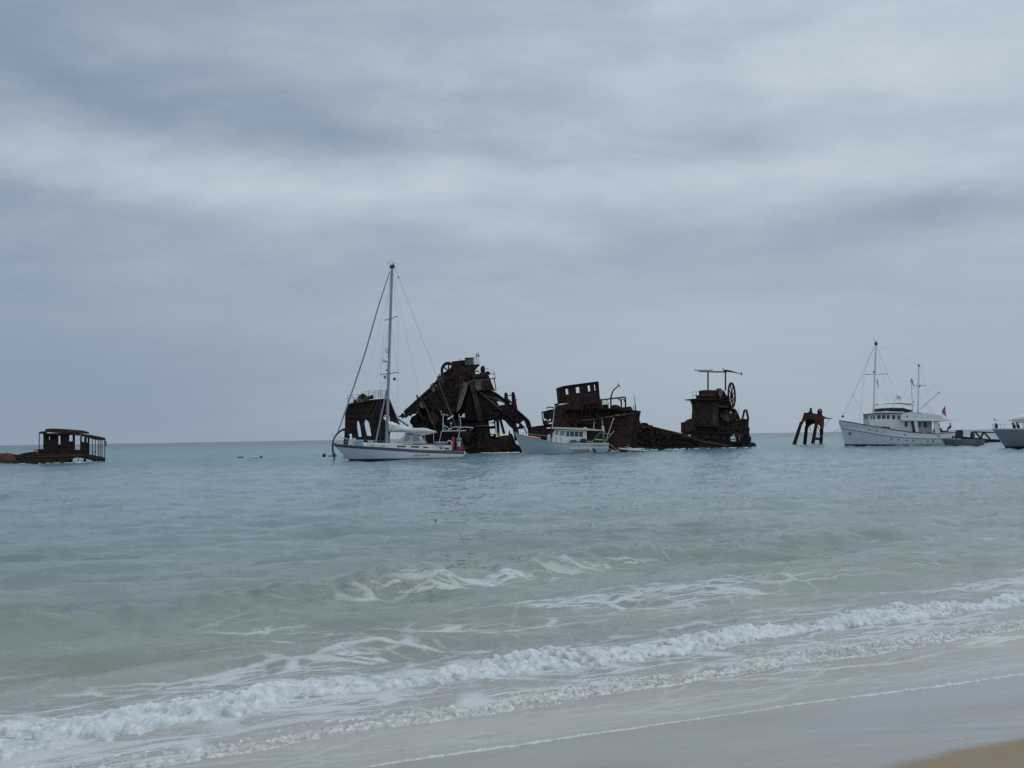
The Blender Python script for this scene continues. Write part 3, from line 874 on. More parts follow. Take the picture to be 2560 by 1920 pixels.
def person(F, base, face, label, pose, shirt, pants):
    """base: seat or sole point (a, b, z); pose 'sit' or 'stand'"""
    t = thing('person', label, 'person', F, base)
    B = Vector(base); f = face
    def J(x, y, z): return B + Vector((f * x, y, z))
    if pose == 'sit':
        hip = J(0, 0, .12)
        j = [hip, J(-.02, 0, .32), J(.0, 0, .52), J(.04, 0, .66), J(.08, -.0, .74), J(.10, 0, .86),
             J(.42, -.12, .14), J(.46, -.12, -.28), J(.60, -.12, -.34), J(.42, .12, .14), J(.46, .12, -.28), J(.60, .12, -.34),
             J(.02, -.20, .56), J(.12, -.26, .32), J(.34, -.20, .26), J(.43, -.18, .27), J(.02, .20, .56), J(.12, .26, .32), J(.34, .20, .26), J(.43, .18, .27)]
    else:
        hip = J(0, 0, .95)
        j = [hip, J(0, 0, 1.15), J(.0, 0, 1.36), J(.02, 0, 1.48), J(.03, 0, 1.56), J(.04, 0, 1.68),
             J(.03, -.11, .50), J(-.01, -.12, .08), J(.14, -.12, .04), J(.03, .11, .50), J(-.01, .12, .08), J(.14, .12, .04),
             J(0, -.20, 1.40), J(.02, -.25, 1.14), J(.18, -.22, .98), J(.25, -.2, .96), J(0, .20, 1.40), J(.02, .25, 1.14), J(.18, .22, .98), J(.25, .2, .96)]
    E = [(0, 1), (1, 2), (2, 3), (3, 4), (4, 5), (0, 6), (6, 7), (7, 8), (0, 9), (9, 10), (10, 11), (2, 12), (12, 13), (13, 14), (14, 15), (2, 16), (16, 17), (17, 18), (18, 19)]
    rr = [.15, .14, .15, .055, .085, .09, .075, .05, .045, .075, .05, .045, .06, .045, .032, .035, .06, .045, .032, .035]
    skin_body('body', j, E, rr, 0, 'skin', t)
    sj = [j[0], j[1], j[2], j[12], j[13], j[16], j[17]]
    skin_body('shirt', sj, [(0, 1), (1, 2), (2, 3), (3, 4), (2, 5), (5, 6)], [.172, .162, .172, .082, .066, .082, .066], 0, shirt, t)
    pj = [j[0] + Vector((0, 0, .0)), j[6], j[7], j[9], j[10]]
    skin_body('trousers', pj, [(0, 1), (1, 2), (0, 3), (3, 4)], [.178, .098, .075, .098, .075], 0, pants, t)
    hc = j[5] + Vector((-.02 * f, 0, .03))
    link('hair', MB().ball(hc, (.105, .095, .095), 10, 7), 'hair', t)
    return t
# ================================================================ THE WRECKS
# ---- forecastle section behind the yacht
F = Frame(166, 935, 4, 12)
t = thing('wreck', 'dark rusty wreck section with two pointed arch openings, behind the yacht bow', 'shipwreck', F)
outer = [(110, 508), (230, 470), (380, 450), (530, 430), (700, 396), (900, 380), (1130, 362), (1215, 560), (1300, 790), (1400, 1030),
         (1330, 985), (1240, 935), (1180, 1000), (1150, 1300), (1140, 1760), (850, 1760), (720, 1560), (430, 1560), (240, 1480), (200, 1240), (120, 1270), (150, 1320), (100, 1480), (60, 1760), (-10, 1760), (20, 1300), (45, 900), (60, 640)]
arch1 = [(350, 925), (312, 980), (340, 1150), (372, 1330), (452, 1330), (430, 1150), (400, 1000), (378, 945)]
arch2 = [(545, 890), (516, 990), (545, 1160), (580, 1300), (697, 1308), (670, 1140), (640, 990), (600, 930)]
gap3 = [(1030, 778), (985, 850), (1045, 930), (1150, 915), (1170, 860), (1130, 800)]
P0 = rag(F.pts(outer), .9, .05, 1); holes = [F.pts(arch1), F.pts(arch2), F.pts(gap3)]
link('side_plate', MB().prism([P0] + holes, -.9, -.65), 'rust_dark', t)
P1 = rag(F.pts(outer, b=2.4), .9, .05, 2)
link('side_plate', MB().prism([P1] + [F.pts(a, b=2.4) for a in (arch1, arch2, gap3)], 2.3, 2.55), 'rust_dark', t)
link('deck', MB().prism([F.pts([(110, 508), (530, 430), (1130, 362), (1134, 392), (530, 462), (112, 540)])], -1.3, 2.9), 'rust', t)
link('end_plate', MB().prism([F.pts([(1130, 362), (1400, 1030), (1375, 1040), (1105, 380)])], -1.1, 2.7), 'rust_red', t)
link('end_plate', MB().prism([F.pts([(45, 700), (110, 508), (135, 520), (80, 760), (60, 1760), (20, 1760)])], -1.05, 2.7), 'rust_dark', t)
for k, x in enumerate((300, 480, 720, 860)):
    link('frame_rib', MB().prism([F.pts([(x, 470), (x + 26, 466), (x + 66 + k * 8, 1740), (x + 30 + k * 8, 1740)])], -1.05, -.88), 'rust', t)
for k, z_ in enumerate((560, 700, 840)):
    link('stringer', MB().prism([F.pts([(70, z_ + 20), (1200, z_ - 40), (1202, z_ - 22), (70, z_ + 38)])], -1.0, -.9), 'rust_dark', t)
link('strut', MB().tube([F.at((1310, 840), b=.3), F.at((1620, 1055), b=.5)], F.len(26), 8), 'alu', t, label='pale grey slanting strut')
link('floor_beam', MB().prism([F.pts([(430, 1330), (720, 1310), (720, 1400), (430, 1400)])], -1.2, 2.6), 'rust_dark', t)
link('scrap_plate', MB().prism([rag(F.pts([(1160, 750), (1330, 870), (1400, 1030), (1180, 920), (1150, 850)]), .3, .1, 5)], -1.2, -1.0), 'rust', t)
d = -1.0
railing(t, F, F.pts([(95, 440), (255, 450), (300, 440)], b=d), F.pts([(95, 290), (215, 278), (385, 264)], b=d), (.55,), .035)
railing(t, F, F.pts([(440, 420), (625, 400), (785, 380), (870, 376), (935, 370), (970, 368), (1070, 362)], b=d),
        F.pts([(440, 215), (618, 180), (755, 168), (862, 168), (905, 165), (950, 165), (1050, 152)], b=d), (.3, .55, .8), .035)
mb = MB().tube(F.pts([(235, 430), (320, 415)], b=-.2), F.len(38), 10)
link('bollard', mb, 'rust_pale', t)
mb = MB().prism([rag(F.pts([(330, 440), (350, 370), (385, 290), (480, 262), (560, 275), (600, 330), (620, 410)]), .3, .06, 3)], -.6, .9)
link('winch', mb, 'rust_pale', t)
link('winch_drum', MB().tube(F.pts([(590, 360), (740, 315)], b=0), [F.len(42), F.len(52)], 10), 'rust_red', t)
link('winch_drum', MB().tube([F.at((475, 300), b=-.7), F.at((475, 300), b=1.1)], F.len(62), 12), 'rust_red', t)

# ---- bent pipe and mooring floats off the yacht bow
F = Frame(119, 840, 0, 7)
P = F.pts([(262, 262), (225, 272), (180, 300), (140, 335), (108, 380), (85, 430), (70, 500), (75, 600), (92, 660), (100, 790)])
t = thing('davit_pipe', 'black curved pipe rising beside the white yacht bow', 'pipe', F, (P[-1].x, 0, 0))
link('pipe', MB().tube(P, F.len(15), 8), 'black', t)
link('flange', MB().prism([F.pts([(236, 250), (276, 250), (276, 294), (236, 294)])], -.12, .12), 'black', t)
F = Frame(150, 811, 0, 17)
c = F.at((1845, 552))
t = thing('mooring_buoy', 'dark round mooring buoy with a stick, left of the yacht bow', 'buoy', F, (c.x, 0, 0))
link('float', MB().ball((c.x, 0, .18), .27, 14, 10), 'black', t)
link('pole', MB().tube([(c.x + .22, 0, .1), (c.x + .26, 0, .95)], .02, 6), 'alu', t)
c = F.at((2026, 540))
t = thing('mooring_float', 'black block float and spar lying low between round buoy and yacht bow', 'buoy', F, (c.x, 0, 0))
link('float', MB().loft([[(c.x + x * q, y * q, zz_) for x, y in ((-.22, -.2), (.22, -.2), (.22, .2), (-.22, .2))] for zz_, q in ((-.2, .9), (0, 1), (.42, .95), (.5, .6))], False), 'black', t)
link('spar', MB().tube([(c.x - .85, .1, .06), (c.x + .5, .1, .08)], .06, 6), 'dark', t)
F = Frame(146, 625, 0, 17)
t = thing('wreck_fragment', 'low pale fragment awash with a small black end, far left of the yacht', 'wreckage', F, (0, 0, 0))
link('hump', MB().ball(F.at((560, 612)), (.65, .4, .13), 14, 8), 'fender', t)
link('black_end', MB().tube(F.pts([(655, 612), (708, 612)]), .14, 8), 'black', t)
link('ledge', MB().ball(F.at((300, 616)), (.55, .3, .13), 12, 8), 'dark', t)
link('ledge', MB().ball(F.at((400, 622)), (.35, .25, .08), 12, 8), 'pvc', t)
F = Frame(29.5, 1085, 0, 0)
c = F.at((1085, 1352))
solo('float_marker', 'tiny dark float bobbing alone in mid water', 'float', F, MB().tube([(0, 0, -.03), (0, 0, .02), (0, 0, .06), (0.01, 0, .10)], [.012, .022, .018, .006], 8), 'black')

# ---- the dredger with its ladder, A-frame and wheels
F = Frame(161, 1180, 0, 2)
t = thing('dredger_wreck', 'tall rusty bucket dredger wreck with inclined ladder, wheel and A-frame', 'shipwreck', F)
lad = [(185, 985), (300, 880), (420, 770), (560, 645), (640, 560), (700, 470), (800, 420), (880, 330), (1090, 330), (1200, 430), (1110, 620), (1020, 780), (960, 950), (830, 1075), (620, 960), (500, 905), (400, 925), (350, 1015), (300, 1022), (270, 1050), (235, 1045), (210, 1075)]
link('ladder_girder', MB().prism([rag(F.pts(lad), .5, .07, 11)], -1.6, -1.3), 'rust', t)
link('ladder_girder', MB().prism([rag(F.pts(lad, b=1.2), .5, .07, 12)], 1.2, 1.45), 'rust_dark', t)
link('ladder_flange', MB().prism([F.pts([(185, 985), (420, 770), (560, 645), (640, 560), (700, 470), (712, 486), (655, 578), (575, 668), (430, 795), (200, 1010)])], -1.9, 1.6), 'rust_red', t)
for k, (x, y) in enumerate(((330, 900), (430, 820), (530, 745), (640, 660), (720, 590), (800, 520), (880, 470))):
    link('ladder_rib', MB().prism([F.pts([(x - 14, y - 20), (x + 12, y - 32), (x + 150, y + 190), (x + 120, y + 205)])], -1.85, -1.6), 'rust_red' if k % 2 else 'rust_dark', t)
for pg, mt in (([(410, 800), (440, 780), (500, 900), (470, 935), (430, 930)], 'rust_pale'), ([(570, 650), (660, 590), (710, 640), (610, 705)], 'rust_pale'),
               ([(690, 480), (790, 470), (815, 500), (740, 600), (700, 590)], 'rust_pale'), ([(520, 990), (620, 960), (700, 1100), (640, 1200), (560, 1130)], 'rust'),
               ([(900, 360), (1000, 340), (1010, 560), (930, 640)], 'rust_red'), ([(830, 560), (900, 620), (860, 900), (760, 980), (740, 760)], 'rust_dark')):
    link('shell_plate', MB().prism([rag(F.pts(pg), .4, .05, len(pg) + pg[0][0])], -1.78, -1.62), mt, t)
tip = [(75, 1050), (120, 1045), (150, 1005), (172, 1010), (190, 1050), (215, 1040), (205, 1075), (170, 1065), (150, 1090), (128, 1062)]
link('torn_tip', MB().prism([rag(F.pts(tip), .15, .05, 13)], -.3, .4), 'rust_dark', t)
body = [(258, 1120), (285, 1060), (345, 1030), (400, 925), (560, 900), (800, 960), (1000, 760), (1060, 640), (1140, 560), (1440, 660), (1560, 900), (1640, 1080), (1500, 1110), (1514, 1360), (1640, 1330), (1760, 1330), (1800, 1450), (1890, 1500), (1890, 1650), (330, 1650), (300, 1190), (262, 1150)]
h_ = [[(790, 1105), (850, 1040), (872, 1000), (895, 985), (888, 1060), (858, 1075), (820, 1100)], [(1008, 1062), (1030, 1015), (1056, 1015), (1056, 1072)], [(884, 962), (912, 904), (917, 915), (893, 968)],
      [(1100, 1090), (1112, 1035), (1120, 1040), (1108, 1092)],
      [(1405, 1125), (1478, 1106), (1482, 1132), (1408, 1146)], [(1408, 1156), (1478, 1150), (1492, 1190), (1414, 1196)], [(1422, 1236), (1498, 1230), (1506, 1306), (1432, 1312)], [(1436, 1326), (1478, 1322), (1478, 1334), (1438, 1338)]]
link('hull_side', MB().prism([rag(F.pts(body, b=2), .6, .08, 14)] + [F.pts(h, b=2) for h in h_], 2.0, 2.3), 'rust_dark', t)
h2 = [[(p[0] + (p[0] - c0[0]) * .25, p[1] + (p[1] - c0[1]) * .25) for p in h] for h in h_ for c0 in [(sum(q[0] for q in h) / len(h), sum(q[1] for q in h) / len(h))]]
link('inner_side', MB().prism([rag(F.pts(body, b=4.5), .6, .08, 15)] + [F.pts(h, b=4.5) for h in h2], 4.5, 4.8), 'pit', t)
lower = [(330, 1190), (520, 1110), (700, 1130), (960, 1120), (1180, 1150), (1380, 1115), (1400, 1360), (1500, 1400), (1640, 1340), (1760, 1340), (1800, 1450), (1890, 1500), (1890, 1650), (340, 1650)]
link('hull_remains', MB().prism([rag(F.pts(lower), .5, .12, 16)], -.6, -.3), 'rust_dark', t)
for k, (x, w_, mt) in enumerate(((1060, 20, 'rust_dark'), (1150, 16, 'rust'), (1230, 30, 'rust_mix'), (1330, 18, 'rust_dark'), (560, 22, 'rust'), (700, 18, 'rust_dark'), (860, 22, 'rust'))):
    link('hull_rib', MB().prism([F.pts([(x, 1190), (x + w_, 1190), (x + w_ + 36, 1600), (x + 36, 1600)])], -.85, -.6), mt, t)
link('deck_edge', MB().prism([F.pts([(1060, 1190), (1400, 1180), (1400, 1196), (1060, 1206)])], -.95, 2.2), 'rust_pale', t)
link('rubble', clutter(F, [(1060, 1440), (1890, 1480), (1890, 1600), (1060, 1600)], 160, -.8, 3, .45), 'rust', t)['kind'] = 'stuff'
link('debris', clutter(F, [(330, 950), (900, 950), (960, 1150), (1380, 1150), (1380, 1420), (340, 1500)], 170, -1.0, 4, .5), 'rust_dark', t)['kind'] = 'stuff'
link('debris', clutter(F, [(300, 900), (700, 520), (1150, 360), (1160, 620), (980, 800), (900, 950), (500, 880)], 110, -1.75, 5, .4), 'rust', t)['kind'] = 'stuff'
# A-frame tower
link('frame_leg', MB().prism([rag(F.pts([(1050, 560), (1125, 580), (1070, 760), (1005, 940), (945, 1010), (965, 880), (1000, 760)]), .5, .03, 17)], -2.1, -1.75), 'rust_pale', t)
link('frame_leg', MB().prism([F.pts([(1125, 560), (1180, 560), (1260, 800), (1330, 1120), (1250, 1120), (1190, 800)])], -2.05, -1.75), 'rust_mix', t)
link('frame_leg', MB().prism([F.pts([(985, 480), (1060, 470), (1060, 640), (1000, 900), (950, 950), (985, 700)])], -1.95, -1.72), 'rust_mix', t)
link('recess_shade', MB().prism([F.pts([(1110, 690), (1150, 672), (1200, 680), (1262, 930), (1290, 1110), (1020, 1110), (1080, 880)])], -1.7, -1.5), 'pit', t)  # dark sheet painted as the shade in the arched tower recess
link('tower_head', MB().prism([rag(F.pts([(1180, 480), (1260, 455), (1400, 470), (1430, 580), (1450, 665), (1270, 692), (1225, 690), (1180, 590)]), .5, .04, 18)], -1.9, .8), 'rust_mix', t)
link('tower_plate', MB().prism([F.pts([(1215, 560), (1300, 545), (1310, 660), (1260, 690), (1220, 650)])], -2.05, -1.9), 'rust_pale', t)
link('tower_plate', MB().prism([F.pts([(1180, 535), (1410, 520), (1412, 535), (1180, 552)])], -2.1, -1.9), 'rust_pale', t)
link('head_ring', MB().prism([F.pts([(1180, 450), (1400, 440), (1412, 470), (1410, 488), (1180, 495)])], -2.2, 1.2), 'rust_mix', t)
link('head_block', MB().prism([rag(F.pts([(1000, 440), (1060, 330), (1200, 320), (1215, 460), (1180, 560), (1080, 600), (1000, 560)]), .4, .05, 19)], -1.4, 1.0), 'rust_dark', t)
link('tower_stay', MB().prism([F.pts([(1400, 480), (1425, 500), (1500, 690), (1440, 672)])], -1.2, -.4), 'rust_red', t)
link('bracket', MB().prism([F.pts([(1130, 560), (1190, 530), (1180, 550), (1130, 580)])], -2.25, -2.1), 'rust_pale', t)
# head of the ladder: tank, motor, platform
link('tank', MB().prism([F.pts([(870, 375), (1010, 362), (1140, 362), (1165, 600), (1030, 608), (892, 612)], 13)], -1.5, .6), 'rust_pale', t)
link('tank_rim', MB().prism([F.pts([(862, 368), (1145, 352), (1147, 372), (864, 388)], 13)], -1.65, .7), 'rust', t)
link('motor_casing', MB().tube([F.at((560, 560), 13), F.at((640, 520), 13), F.at((720, 515), 13), F.at((850, 525), 13)], [F.len(70, 13), F.len(85, 13), F.len(88, 13), F.len(80, 13)], 12), 'rust_red', t)
link('motor_cover', MB().tube([F.at((725, 520), 13, -.2), F.at((815, 525), 13, -.2)], F.len(92, 13), 12), 'rust_pale', t)
link('beam', MB().prism([F.pts([(400, 480), (640, 450), (700, 440), (860, 430), (862, 460), (660, 480), (420, 520)], 13)], -.8, .4), 'rust_dark', t)
link('head_casing', MB().prism([rag(F.pts([(430, 520), (640, 470), (860, 450), (880, 620), (1180, 640), (1200, 1000), (1000, 1250), (700, 1300), (450, 1000), (425, 760)], 13), .4, .05, 77)], -.9, .3), 'rust', t)
link('platform', MB().prism([F.pts([(880, 612), (1360, 575), (1362, 592), (1290, 650), (1200, 780), (1100, 780), (1060, 650), (880, 640)], 13)], -1.4, 1.2), 'rust_dark', t)
railing(t, F, F.pts([(1165, 600), (1215, 590), (1280, 585), (1355, 580)], 13, -1.3), F.pts([(1150, 330), (1180, 325), (1248, 325), (1325, 322)], 13, -1.3), (.35, .68), .028)
railing(t, F, F.pts([(1000, 365), (1090, 360), (1165, 358)], 13, -1.3), F.pts([(1010, 345), (1095, 325), (1160, 322)], 13, -1.3), (), .025)
link('pin', MB().tube(F.pts([(700, 440), (702, 360)], 13), .04, 6), 'rust', t)
link('pin', MB().tube(F.pts([(918, 370), (916, 300)], 13), .03, 6), 'rust', t)
link('pin', MB().tube(F.pts([(1022, 365), (1020, 335)], 13), .05, 6), 'rust', t)
bird(F, ((1258, 322), 13), .58, -1, 'cormorant looking left on dredger top rail, the left of a pair', 'cormorants on the dredger', -1.3)
bird(F, ((1322, 322), 13), .72, -1, 'taller black cormorant at the right corner of the dredger top rail', 'cormorants on the dredger', -1.3)
# bucket wheel at the head of the ladder
def spoked_wheel(t, F, c, rx, rz, rim, depth, nsp, turn, mat, name='wheel', a0=0.0, spw=None):
    ct, sn = math.cos(R(turn)), math.sin(R(turn))
    def W(ang, r_, b): # circle turned about the vertical through its hub
        a = math.cos(ang) * r_
        return c + Vector((a * ct - b * sn, a * sn + b * ct, math.sin(ang) * r_ * rz / rx))
    N = 40
    wl = link(name, MB().loft([[W(2 * math.pi * i / N, rx, -depth / 2), W(2 * math.pi * i / N, rx, depth / 2), W(2 * math.pi * i / N, rx - rim, depth / 2), W(2 * math.pi * i / N, rx - rim, -depth / 2)] for i in range(N + 1)], False, False), mat, t)
    for k in range(nsp):
        g = a0 + 2 * math.pi * k / nsp
        link('spoke', MB().bar(W(g, rx * .12, 0), W(g, rx - rim * .7, 0), spw or rim * .55, depth * .5), mat, wl)
    link('hub', MB().tube([W(0, 0, -depth * .8), W(0, 0, depth * .8)], rx * .17, 12), mat, wl)
    return wl
spoked_wheel(t, F, F.at((285, 790), 13, -1.7), F.len(262, 13), F.len(312, 13), F.len(88, 13), .5, 6, 0, 'rust', a0=1.45)
for pth in ([(672, 518), (660, 482), (690, 443), (722, 440)], [(572, 652), (560, 602), (600, 571), (642, 569)], [(378, 815), (360, 770), (358, 745), (370, 742), (382, 800)]):
    link('grab_hoop', MB().tube(F.pts(pth, b=-1.2), .075, 7), 'rust_dark', t)
link('sheave', MB().ball(F.at((1480, 745), 13, .2), (F.len(85, 13), .5, F.len(135, 13)), 14, 10), 'rust_dark', t)
link('sheave_arm', MB().prism([F.pts([(1220, 800), (1350, 770), (1350, 810), (1220, 832)], 13)], -.3, .3), 'rust_dark', t)
link('sheave_arm', MB().prism([F.pts([(1360, 850), (1560, 850), (1560, 960), (1400, 960)], 13)], -.5, .5), 'rust', t)
link('lamp_housing', MB().tube(F.pts([(1520, 890), (1600, 870), (1690, 868), (1740, 885)], 13), [.18, .27, .27, .1], 10), 'rust_red', t)
link('block', MB().prism([F.pts([(1600, 960), (1700, 965), (1700, 1080), (1620, 1080)], 13)], -.6, .4), 'rust_dark', t)
link('side_platform', MB().prism([F.pts([(1690, 1078), (1925, 1042), (1928, 1056), (1692, 1096)], 13)], -1.2, .5), 'rust_dark', t)
railing(t, F, F.pts([(1700, 1078), (1880, 1055), (1925, 1045)], 13, -1.1), F.pts([(1640, 705), (1860, 800), (1892, 870)], 13, -1.1), (.5,), .026)
rail(t, F, F.pts([(1580, 712), (1640, 705)], 13, -1.1), .026, 'rust')
rail(t, F, F.pts([(1700, 905), (1890, 875)], 13, -1.1), .024, 'rust')
link('platform_post', MB().tube(F.pts([(1872, 1070), (1940, 1470)], 13, -.8), .07, 6), 'rust_dark', t)
link('landing', MB().prism([F.pts([(1800, 1452), (1955, 1450), (1955, 1466), (1800, 1474)], 13)], -1.2, .2), 'rust_dark', t)
# inclined boom running down to the right
G1 = [(-90, 150), (20, 140), (290, 165), (380, 205), (470, 270), (556, 335), (650, 340), (730, 415), (830, 500), (870, 600), (980, 690), (1090, 790), (1150, 860), (1185, 985), (1192, 1300), (1120, 1300), (1100, 1060),
      (1060, 950), (1030, 870), (1000, 838), (965, 870), (925, 900), (960, 950), (1000, 970), (990, 1035), (880, 1040), (900, 1180), (985, 1180), (990, 1300), (800, 1300), (770, 1120), (750, 1030), (640, 930), (540, 830), (440, 812), (430, 860), (340, 860), (300, 815), (200, 820), (-90, 830)]
H1 = [[(375, 400), (440, 398), (560, 440), (566, 480), (400, 500)], [(668, 398), (692, 402), (735, 460), (722, 480), (678, 440)], [(785, 812), (830, 806), (875, 832), (830, 836)], [(835, 905), (905, 930), (890, 985), (850, 990)], [(690, 556), (706, 552), (710, 574), (692, 578)]]
link('boom_side', MB().prism([rag(F.pts(G1, 14), .45, .04, 21)] + [F.pts(h, 14) for h in H1], -.9, -.6), 'rust_dark', t)
H1b = [[(375, 405), (440, 400), (560, 440), (566, 480), (400, 495)], [(668, 400), (692, 402), (735, 460), (722, 480), (678, 440)], [(835, 905), (905, 930), (890, 985), (850, 990)]]
link('boom_side', MB().prism([rag(F.pts(G1, 14, 1.3), .45, .04, 22)] + [F.pts(h, 14, 1.3) for h in H1b], 1.3, 1.55), 'rust_dark', t)
link('boom_flange', MB().prism([F.pts([(290, 165), (556, 335), (730, 415), (870, 600), (1090, 790), (1150, 860), (1185, 985), (1165, 990), (1128, 872), (1075, 812), (850, 616), (715, 440), (545, 360), (290, 190)], 14)], -1.2, 1.7), 'rust', t)
link('boom_plate', MB().prism([F.pts([(320, 320), (380, 300), (540, 410), (560, 438), (420, 395)], 14)], -1.05, -.9), 'rust_pale', t)
link('boom_edge', MB().bar(F.at((-10, 175), 14, -1.3), F.at((520, 620), 14, -1.3), .16, .3), 'rust_pale', t)
link('boom_edge', MB().bar(F.at((520, 620), 14, -1.3), F.at((860, 880), 14, -1.3), .14, .3), 'rust', t)
link('boom_edge', MB().bar(F.at((90, 250), 14, -1.3), F.at((345, 340), 14, -1.3), .09, .12), 'rust_pale', t)
link('boom_edge', MB().bar(F.at((345, 340), 14, -1.3), F.at((570, 430), 14, -1.3), .07, .12), 'rust_pale', t)
for x0, x1, xb0, xb1, yt in ((556, 636, 566, 668, 190), (722, 800, 738, 862, 176)):
    P = [F.at(((x0 + x1) / 2, yt + 6), 14, -.4), F.at(((x0 + x1) / 2, yt + 14), 14, -.4), F.at(((x0 + x1) / 2, yt + 40), 14, -.4), F.at(((xb0 + xb1) / 2, 560), 14, -.4), F.at(((xb0 + xb1) / 2, 700), 14, -.4)]
    hw = (x1 - x0) / 2
    link('guide_post', MB().tube(P, [F.len(hw * .35, 14), F.len(hw * .75, 14), F.len(hw, 14), F.len((xb1 - xb0) / 2, 14), F.len((xb1 - xb0) / 2, 14)], 12), 'rust_red', t)
link('tie_rod', MB().tube([F.at((636, 264), 14, -.4), F.at((724, 260), 14, -.4)], .06, 6), 'rust', t)
link('spigot', MB().tube([F.at((815, 370), 14, -.4), F.at((862, 366), 14, -.4)], [.1, .06], 6), 'rust_dark', t)
link('fairlead', MB().tube(F.pts([(925, 905), (960, 930), (1010, 1000), (1060, 1100), (1075, 1160)], 14, -1.2), .09, 6), 'rust_dark', t)
link('fairlead', MB().tube(F.pts([(1010, 985), (1170, 972)], 14, -1.2), .06, 6), 'rust_pale', t)
link('post', MB().prism([F.pts([(440, 812), (500, 822), (545, 980), (590, 1150), (525, 1150), (480, 980)], 14)], -.5, .5), 'rust_red', t)
link('post', MB().prism([F.pts([(370, 830), (440, 835), (455, 1120), (440, 1260), (395, 1240), (380, 1050)], 14)], -.2, .6), 'rust_mix', t)
link('notice_plate', MB().prism([rag(F.pts([(392, 1140), (420, 1125), (456, 1122), (466, 1216), (430, 1226), (396, 1210)], 14), .2, .03, 4)], -.4, -.3), 'yellow', t, label='faded yellow plate')
link('stub', MB().prism([rag(F.pts([(655, 1150), (668, 1070), (685, 1068), (700, 1140), (740, 1150), (745, 1250), (640, 1250)], 14), .3, .05, 6)], -.3, .5), 'rust_dark', t)
link('debris', clutter(F, [(380, 500), (860, 640), (1080, 850), (760, 900), (430, 800), (100, 800), (0, 400)], 90, -1.0, 8, .4, 14), 'rust_dark', t)['kind'] = 'stuff'
link('low_bulwark', MB().prism([rag(F.pts([(1180, 985), (1290, 970), (1500, 960), (1500, 1640), (1000, 1640), (1180, 1300)], 14), .6, .05, 9)], 2.0, 2.4), 'rust_dark', t)

# ---- bridge section
F = Frame(157, 1470, 3, 3)
t = thing('wreck', 'reddish wreck section with a tilted four window bridge house on top', 'shipwreck', F)
hl = [(545, 637), (730, 598), (745, 560), (800, 540), (1100, 490), (1385, 430), (1420, 460), (1440, 575), (1560, 590), (1700, 600), (1948, 634), (1925, 780), (1898, 960), (1868, 1300), (380, 1300), (395, 866), (480, 842), (578, 832), (562, 790), (552, 700)]
hh = [[(560, 650), (572, 652), (578, 728), (602, 744), (650, 748), (682, 738), (684, 764), (640, 772), (590, 768), (566, 725)], [(640, 796), (748, 784), (750, 802), (642, 818)], [(620, 868), (682, 862), (680, 878), (622, 882)], [(1152, 548), (1176, 540), (1192, 562), (1188, 600), (1160, 604)]]
xend = F.at((1948, 634)).x; xs0 = F.at((1500, 900)).x
def bow_in(b): # the plating closes toward the stem at the right end
    return lambda a, z: b + (2.8 - b) * max(0.0, min(1.0, (a - xs0) / (xend - xs0))) ** 2 if True else b
link('hull_plating', MB().prism([rag(F.pts(hl), .6, .03, 31)] + [F.pts(h) for h in hh], bow_in(0.0), bow_in(.25)), 'rust_red', t)
hb = [[(p[0], p[1]) for p in h] for h in hh[:3]]
link('hull_plating', MB().prism([rag(F.pts(hl, b=5.6), .6, .03, 32)] + [F.pts(h, b=5.6) for h in hb], bow_in(5.6), bow_in(5.8)), 'rust_dark', t)
dk = F.pts([(1440, 575), (1700, 600), (1948, 634), (1948, 646), (1700, 620), (1440, 600)])
link('deck', MB().prism([dk], bow_in(.05), bow_in(5.5)), 'rust', t)
link('deck', MB().prism([F.pts([(800, 540), (1100, 490), (1385, 430), (1388, 445), (1100, 506), (803, 556)])], .25, 5.5), 'rust', t)
link('bulwark_strake', MB().prism([F.pts([(1050, 768), (1300, 738), (1640, 684), (1944, 640), (1944, 654), (1640, 702), (1300, 752), (1050, 782)])], bow_in(-.12), bow_in(0)), 'rust_pale', t)
link('dark_panel', MB().prism([rag(F.pts([(560, 640), (730, 605), (860, 560), (900, 640), (830, 700), (920, 800), (1010, 860), (940, 930), (700, 900), (690, 760)]), .4, .14, 33)], -.06, 0), 'rust', t)
link('lower_strake', MB().prism([rag(F.pts([(400, 880), (700, 900), (940, 930), (1010, 960), (980, 1060), (1100, 1160), (1080, 1300), (385, 1300)]), .4, .2, 34)], -.05, 0), 'rust_dark', t)
for k, x in enumerate((870, 1010, 1120, 1240, 1340)):
    link('plate_seam', MB().prism([F.pts([(x, 520 + (1100 - x) * .18), (x + 7, 520 + (1100 - x) * .18), (x + 22, 760), (x + 14, 760)])], -.07, 0), 'rust', t)
for k, x in enumerate((1060, 1220, 1390, 1560, 1700)):
    link('plate_seam', MB().prism([F.pts([(x, 790), (x + 6, 790), (x + 2, 1280), (x - 6, 1280)])], lambda a, z: bow_in(-.06)(a, z), lambda a, z: bow_in(0.01)(a, z)), 'rust', t)
house = [(790, 288), (862, 266), (1110, 232), (1362, 198), (1366, 330), (1378, 430), (1396, 432), (1398, 475), (1200, 492), (985, 506), (810, 522), (800, 420)]
win = [[(892, 306), (932, 298), (944, 384), (904, 392)], [(1042, 282), (1096, 270), (1106, 362), (1052, 368)], [(1214, 254), (1250, 246), (1264, 336), (1224, 344)], [(1308, 242), (1336, 234), (1350, 328), (1318, 336)]]
gaps = [[(812, 498), (838, 494), (842, 506), (816, 512)], [(984, 494), (1006, 490), (1008, 500), (988, 503)]]
link('bridge_wall', MB().prism([F.pts(house)] + [F.pts(w_) for w_ in win + gaps], .3, .5), 'rust_red', t)
link('bridge_wall', MB().prism([F.pts(house, b=3.2)] + [F.pts(w_, b=3.2) for w_ in win], 3.1, 3.3), 'rust_red', t)
